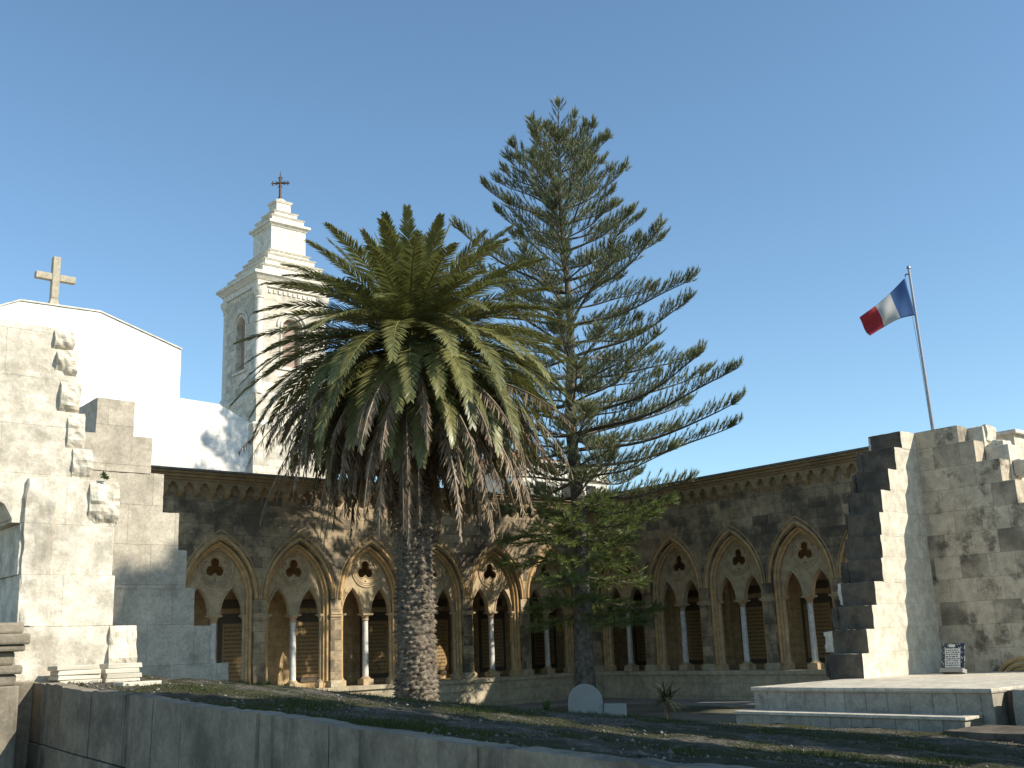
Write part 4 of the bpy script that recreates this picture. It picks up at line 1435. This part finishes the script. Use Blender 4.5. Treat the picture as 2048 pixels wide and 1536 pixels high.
def build_araucaria():
    X, Y = 23.85, 25.0
    ZTOP = 17.35
    ar = thing("araucaria_tree", "tall dark green araucaria with tiers of upswept branches right of the palm", "conifer", (X, Y, -2.0))
    pts = np.array([(X + 0.05 * math.sin(z * 0.7), Y + 0.05 * math.cos(z * 0.9), z) for z in np.linspace(-2.1, ZTOP, 60)])
    zz = pts[:, 2]
    rad = np.interp(zz, [-2.1, -1.6, 2, 8, 14, ZTOP], [0.44, 0.34, 0.26, 0.16, 0.07, 0.02]) * (1 + 0.05 * np.sin(zz * 9))
    V, Q = np_tube(pts, rad, 14)
    t = NT("araucaria_bark")
    P = t.pos()
    t.set(t.b.inputs["Base Color"], t.mix(t.ramp(t.noise(P, 6, 7, 0.7), 0.3, 0.7), (0.055, 0.047, 0.038), (0.20, 0.175, 0.14)))
    t.b.inputs["Roughness"].default_value = 0.9
    t.l.new(t.bump(t.noise(P, 14, 6), 0.9, 0.04), t.b.inputs["Normal"])
    raw_mesh("trunk", V, Q, t.mat, ar)
    br, fo = Acc(), Acc()
    # tier heights with branch length, start slope, tip upturn
    LZ = [(-0.6, 1.0), (0.4, 1.7), (2.0, 2.5), (3.6, 2.7), (4.6, 3.7), (5.6, 5.2), (6.6, 5.9), (7.6, 5.6), (9.2, 4.9), (11, 4.1), (13, 3.4), (15, 2.6), (15.9, 1.95), (16.8, 1.25), (17.3, 0.5)]
    zs = []
    z = 0.9
    while z < 17.0:
        zs.append(z)
        z += random.uniform(0.40, 0.66)
    for z in zs:
        Lm = float(np.interp(z, [a for a, _ in LZ], [b for _, b in LZ]))
        nb = (random.choice((5, 6, 6)) if z > 4.2 else random.choice((5, 6))) if z < 15 else random.choice((5, 6))
        a0 = random.uniform(0, 6.28)
        for k in range(nb):
            az = a0 + k * 2 * math.pi / nb + random.uniform(-.28, .28)
            L = Lm * random.choice((1.0, 0.98, 0.8, 0.6, 1.12)) * random.uniform(0.85, 1.05)
            if 2.5 < z < 10 and math.cos(az) * -0.95 + math.sin(az) * -0.3 > 0.35:
                L *= 0.6    # shortened on this side so sun passes through to the left wing
            if z < 2.2 and random.random() < 0.3:
                continue
            low = z < 4.2
            e0 = R(float(np.interp(z, [0, 3, 5, 9, 13, 17.5], [-22, -8, 4, 10, 20, 42])) + random.uniform(-6, 6))
            e1 = R(float(np.interp(z, [0, 3, 5, 9, 13, 17.5], [0, 8, 22, 26, 38, 58])) + random.uniform(-6, 10))
            K = 14
            t = np.linspace(0, 1, K)
            e = e0 + (e1 - e0) * t ** 2.5 + 0.09 * np.sin(t * random.uniform(5, 9) + az * 3)
            a = az + random.uniform(-.12, .12) * t
            d = np.stack([np.cos(e) * np.cos(a), np.cos(e) * np.sin(a), np.sin(e)], 1)
            q = np.array([X, Y, z]) + np.concatenate([[np.zeros(3)], np.cumsum((d[:-1] + d[1:]) / 2 * L / (K - 1), 0)])
            q[:, 2] += 0.04 * np.sin(t * 9 + az * 5) * t
            r = (0.012 + 0.010 * L) * (1 - 0.8 * t)
            V, Q = np_tube(q, r, 5)
            br.put(V, Q, random.random())
            # branchlets
            sp = (0.155 if z > 11 else 0.132) if not low else 0.15
            n = max(5, int(L * (0.8 if not low else 0.86) / sp))
            tt = np.linspace((0.26 if z > 9 else 0.14) if L > 1.5 and not low else 0.12, 1.0, n)
            vb = random.uniform(0.2, 0.8) + (0.15 if low else 0)
            for sg in (-1, 1, 0):
                if sg == 0:
                    tq = tt[(tt > 0.35)][::2]
                else:
                    tq = tt[rng.random(n) < (0.92 if not low else 0.97)]
                if len(tq) == 0:
                    continue
                P = np.stack([np.interp(tq, t, q[:, i]) for i in range(3)], 1)
                T = np.stack([np.interp(tq, t, d[:, i]) for i in range(3)], 1)
                S = np.cross(T, [0, 0, 1.0])
                S /= np.linalg.norm(S, axis=1, keepdims=True)
                upv = rng.uniform(0.35, 1.0, len(tq)) if not low else rng.uniform(-0.35, 0.35, len(tq))
                D = T * rng.uniform(0.55, 0.95, len(tq))[:, None] + S * sg * rng.uniform(0.7, 1.0, len(tq))[:, None]
                D[:, 2] += upv if sg else upv + 0.4
                ll = (0.18 + 0.48 * np.sin(np.pi * np.clip(0.12 + 0.80 * tq, 0, 1)) * min(1, 0.45 + L / 5)) * rng.uniform(0.7, 1.25, len(tq))
                if low:
                    ll *= 1.25
                brushes(fo, P, D, ll, 32, 0.17 if not low else 0.2, 0.0225, vb + rng.normal(0, .12, len(tq)), upb=0.28 if not low else 0.05, m=int(low))
                D2 = D / np.linalg.norm(D, axis=1, keepdims=True)
                for p0, dd, l in zip(P, D2, ll):
                    V, Q = np_tube([p0, p0 + dd * l * 0.85], [0.009, 0.004], 3)
                    br.put(V, Q, 0.5)
            # tip tuft
            P = np.repeat(q[-2:-1], 5, 0) + rng.normal(0, 0.03, (5, 3))
            D = np.repeat(d[-1:], 5, 0) + rng.normal(0, 0.35, (5, 3)) + np.array([0, 0, 0.5])
            brushes(fo, P, D, np.full(5, 0.3), 26, 0.17, 0.026, vb + 0.1, upb=0.3)
    P = np.repeat(pts[-3:-2], 8, 0)
    D = rng.normal(0, 0.5, (8, 3)) + np.array([0, 0, 1.2])
    brushes(fo, P, D, np.full(8, 0.5), 30, 0.18, 0.026, 0.6, upb=0.3)
    br.build("branches", leaf("araucaria_branch", (0.09, 0.075, 0.055), (0.20, 0.17, 0.13), 0.85, 0, spec=0.1), ar)
    fo.build("crown", [leaf("araucaria_needles", (0.115, 0.13, 0.065), (0.27, 0.285, 0.145), 0.5, 0.2, c=(0.05, 0.06, 0.025), spec=0.35),
                       leaf("araucaria_sunlit_low_needles", (0.085, 0.12, 0.03), (0.24, 0.29, 0.09), 0.5, 0.3, c=(0.06, 0.08, 0.02), spec=0.35)], ar)  # low sprays: greener, with sunlight put into the colour


build_araucaria()


def tuft(name, label, cat, loc, n, L, W, el, mats, stem=0.0, droop=0.3, seed=0):
    r2 = np.random.default_rng(seed)
    x, y, z = loc
    th = thing(name, label, cat, loc)
    acc = Acc()
    az = r2.uniform(0, 6.28, n)
    e = np.radians(r2.uniform(el[0], el[1], n))
    D = np.stack([np.cos(e) * np.cos(az), np.cos(e) * np.sin(az), np.sin(e)], 1)
    N = np.stack([-np.sin(e) * np.cos(az), -np.sin(e) * np.sin(az), np.cos(e)], 1)
    P = np.tile(np.array([x, y, z + stem]), (n, 1)) + r2.normal(0, 0.015 + 0.02 * (stem > 0), (n, 3))
    V, Q = strips(P, D, N, L * r2.uniform(0.6, 1.1, n), np.full(n, W), droop)
    acc.put(V, Q, np.repeat(r2.uniform(0, 1, n), 6))
    acc.build("leaves", mats, th)
    q = MB()
    q.tube([(x, y, z - (0.1 if stem else 0.02)), (x, y, z + max(stem, 0.015))], 0.05 if stem else 0.004, 6)
    q.build("stem", LF_W if not stem else plain("plant_stem", (0.12, 0.1, 0.07), 0.9), th)
    return th


LF_Y = leaf("yucca_leaf", (0.012, 0.018, 0.009), (0.035, 0.045, 0.018), 0.6, 0.05)
LF_W = leaf("weed_leaf", (0.05, 0.085, 0.025), (0.13, 0.19, 0.06), 0.5, 0.25)
tuft("yucca_plant", "dark spiky yucca on a short stem in front of the shaded arches", "yucca", (16.25, 14.83, -2.0), 90, 0.5, 0.04, (-30, 85), LF_Y, 0.85, 0.25, 1)
tuft("yucca_plant", "low dark spiky yucca rosette beside the taller one in the shade", "yucca", (15.7, 15.0, -2.0), 50, 0.45, 0.04, (5, 80), LF_Y, 0.1, 0.3, 2)
tuft("garden_weed", "bright green weed growing beside the round marker stone", "weed", (10.2, 11.5, -0.93), 46, 0.26, 0.018, (30, 88), LF_W, 0.0, 0.2, 3)
tuft("garden_weed", "small dark weed at the bed edge below the first sunlit pier", "weed", (6.95, 13.3, -0.47), 26, 0.2, 0.02, (25, 85), LF_W, 0.0, 0.2, 4)
tuft("garden_weed", "tiny green weed sprouting from the broken limestone wall", "weed", (3.90, 11.13, 1.83), 34, 0.085, 0.026, (5, 85), LF_W, 0.0, 0.3, 5)


# ------------------------------------------------------------------ stuff on the bed: pebbles and moss blades
def scatter():
    n = 5200
    x = 3.5 + (rng.random(n) ** 1.5) * 12.2
    y = rng.uniform(2.2, 13.2, n)
    ok = y < np.interp(x, EDGE[:, 0], EDGE[:, 1]) - 0.03
    x, y = x[ok], y[ok]
    z = bed_z(x, y)
    ico = np.array([(1, 0, 0), (-1, 0, 0), (0, 1, 0), (0, -1, 0), (0, 0, 1), (0, 0, -1)], float)
    s = np.minimum(rng.lognormal(-4.75, 0.5, len(x)), 0.03)
    V, F = [], []
    fc = np.array([(0, 2, 4), (2, 1, 4), (1, 3, 4), (3, 0, 4), (2, 0, 5), (1, 2, 5), (3, 1, 5), (0, 3, 5)])
    sc3 = s[:, None, None] * rng.uniform(0.6, 1.3, (len(x), 6, 1)) * np.array([1, 1, 0.7])
    V = (ico[None] * sc3 + np.stack([x, y, z + s * 0.3], 1)[:, None]).reshape(-1, 3)
    F = (np.arange(len(x))[:, None, None] * 6 + fc[None]).reshape(-1, 3)
    o = raw_mesh("gravel", V, F, leaf("pebble_stone", (0.08, 0.07, 0.055), (0.34, 0.31, 0.26), 0.9, 0, spec=0.1), loc=(8, 8, -0.6), var=np.repeat(rng.random(len(x)), 6))
    tag(o, "loose pale pebbles scattered over the raised bed", "gravel", kind="stuff")
    n = 110000
    x = 3.5 + (rng.random(n) ** 1.4) * 12.2
    y = rng.uniform(2.2, 13.4, n)
    cl = np.array([noise.fractal(Vector((a * 0.95, b * 0.95, 7.7)), 1.0, 2.0, 4) for a, b in zip(x, y)])
    ok = (y < np.interp(x, EDGE[:, 0], EDGE[:, 1])) & (cl > 0.12)
    x, y, cl = x[ok], y[ok], cl[ok]
    n = len(x)
    P = np.stack([x, y, bed_z(x, y)], 1)
    D = rng.normal(0, 0.5, (n, 3)) + np.array([0, 0, 0.9])
    V, Q = strips(P, D, rng.normal(0, 1, (n, 3)), rng.uniform(0.015, 0.055, n) * (1 + np.clip(cl, 0, .6) * 1.5), np.full(n, 0.006), 0.2, 1)
    o = raw_mesh("moss", V, Q, leaf("moss_blade", (0.03, 0.04, 0.012), (0.085, 0.105, 0.03), 0.8, 0.15, spec=0.1), loc=(8, 8, -0.6), var=np.repeat(rng.random(n), 4))
    tag(o, "patches of low dark moss and grass on the raised bed", "moss", kind="stuff")


scatter()


# ------------------------------------------------------------------ trees added out of view to shade the bed and courtyard
def broad_tree(label, x, y, zc, rx, rz, seed, nleaf=5200):
    r2 = np.random.default_rng(seed)
    th = thing("added_shade_tree", label, "tree", (x, y, -2.06))
    q = MB()
    q.tube([(x, y, -2.2), (x + 0.1, y, zc * 0.4), (x, y + 0.1, zc)], [0.4, 0.3, 0.15], 10)
    for k in range(7):
        a = k * 0.9
        q.tube([(x, y, zc - rz * 0.8), (x + rx * .4 * math.cos(a), y + rx * .4 * math.sin(a), zc - rz * 0.2), (x + rx * .75 * math.cos(a), y + rx * .75 * math.sin(a), zc + rz * .2)], [0.14, 0.09, 0.03], 6)
    q.build("trunk", plain("tree_bark", (0.14, 0.11, 0.08), 0.9, var=0.4, bump=0.5), th)
    n = nleaf
    d = r2.normal(0, 1, (n, 3))
    d /= np.linalg.norm(d, axis=1, keepdims=True)
    rr = r2.uniform(0.35, 1.0, n) ** 0.5
    lump = np.array([0.85 + 0.3 * noise.noise(Vector(v) * 2.3 + Vector((seed, 0, 0))) for v in d])
    P = np.array([x, y, zc]) + d * (rr * lump)[:, None] * np.array([rx, rx, rz])
    acc = Acc()
    V, Q = strips(P, r2.normal(0, 1, (n, 3)), r2.normal(0, 1, (n, 3)), r2.uniform(0.3, 0.55, n), r2.uniform(0.16, 0.3, n), 0.1)
    acc.put(V, Q, np.repeat(r2.random(n), 6))
    acc.build("crown", leaf("shade_tree_leaf", (0.04, 0.055, 0.02), (0.09, 0.11, 0.04), 0.6, 0.15), th)


broad_tree("broad leafy tree added out of view on the right to shade the bed", 17.0, -1.2, 11.4, 4.6, 4.5, 1, 14000)
broad_tree("lower bushy tree added out of view on the right for shade on the bed", 9.0, -2.6, 5.2, 3.6, 3.4, 2, 6000)
broad_tree("round crowned tree added out of view farther right to shade the courtyard", 31.6, 5.4, 13.2, 3.6, 3.3, 3, 9000)
broad_tree("small rounded tree added outside the view to shade the right of the bed", 14.9, 1.9, 3.4, 3.0, 2.7, 4, 7000)
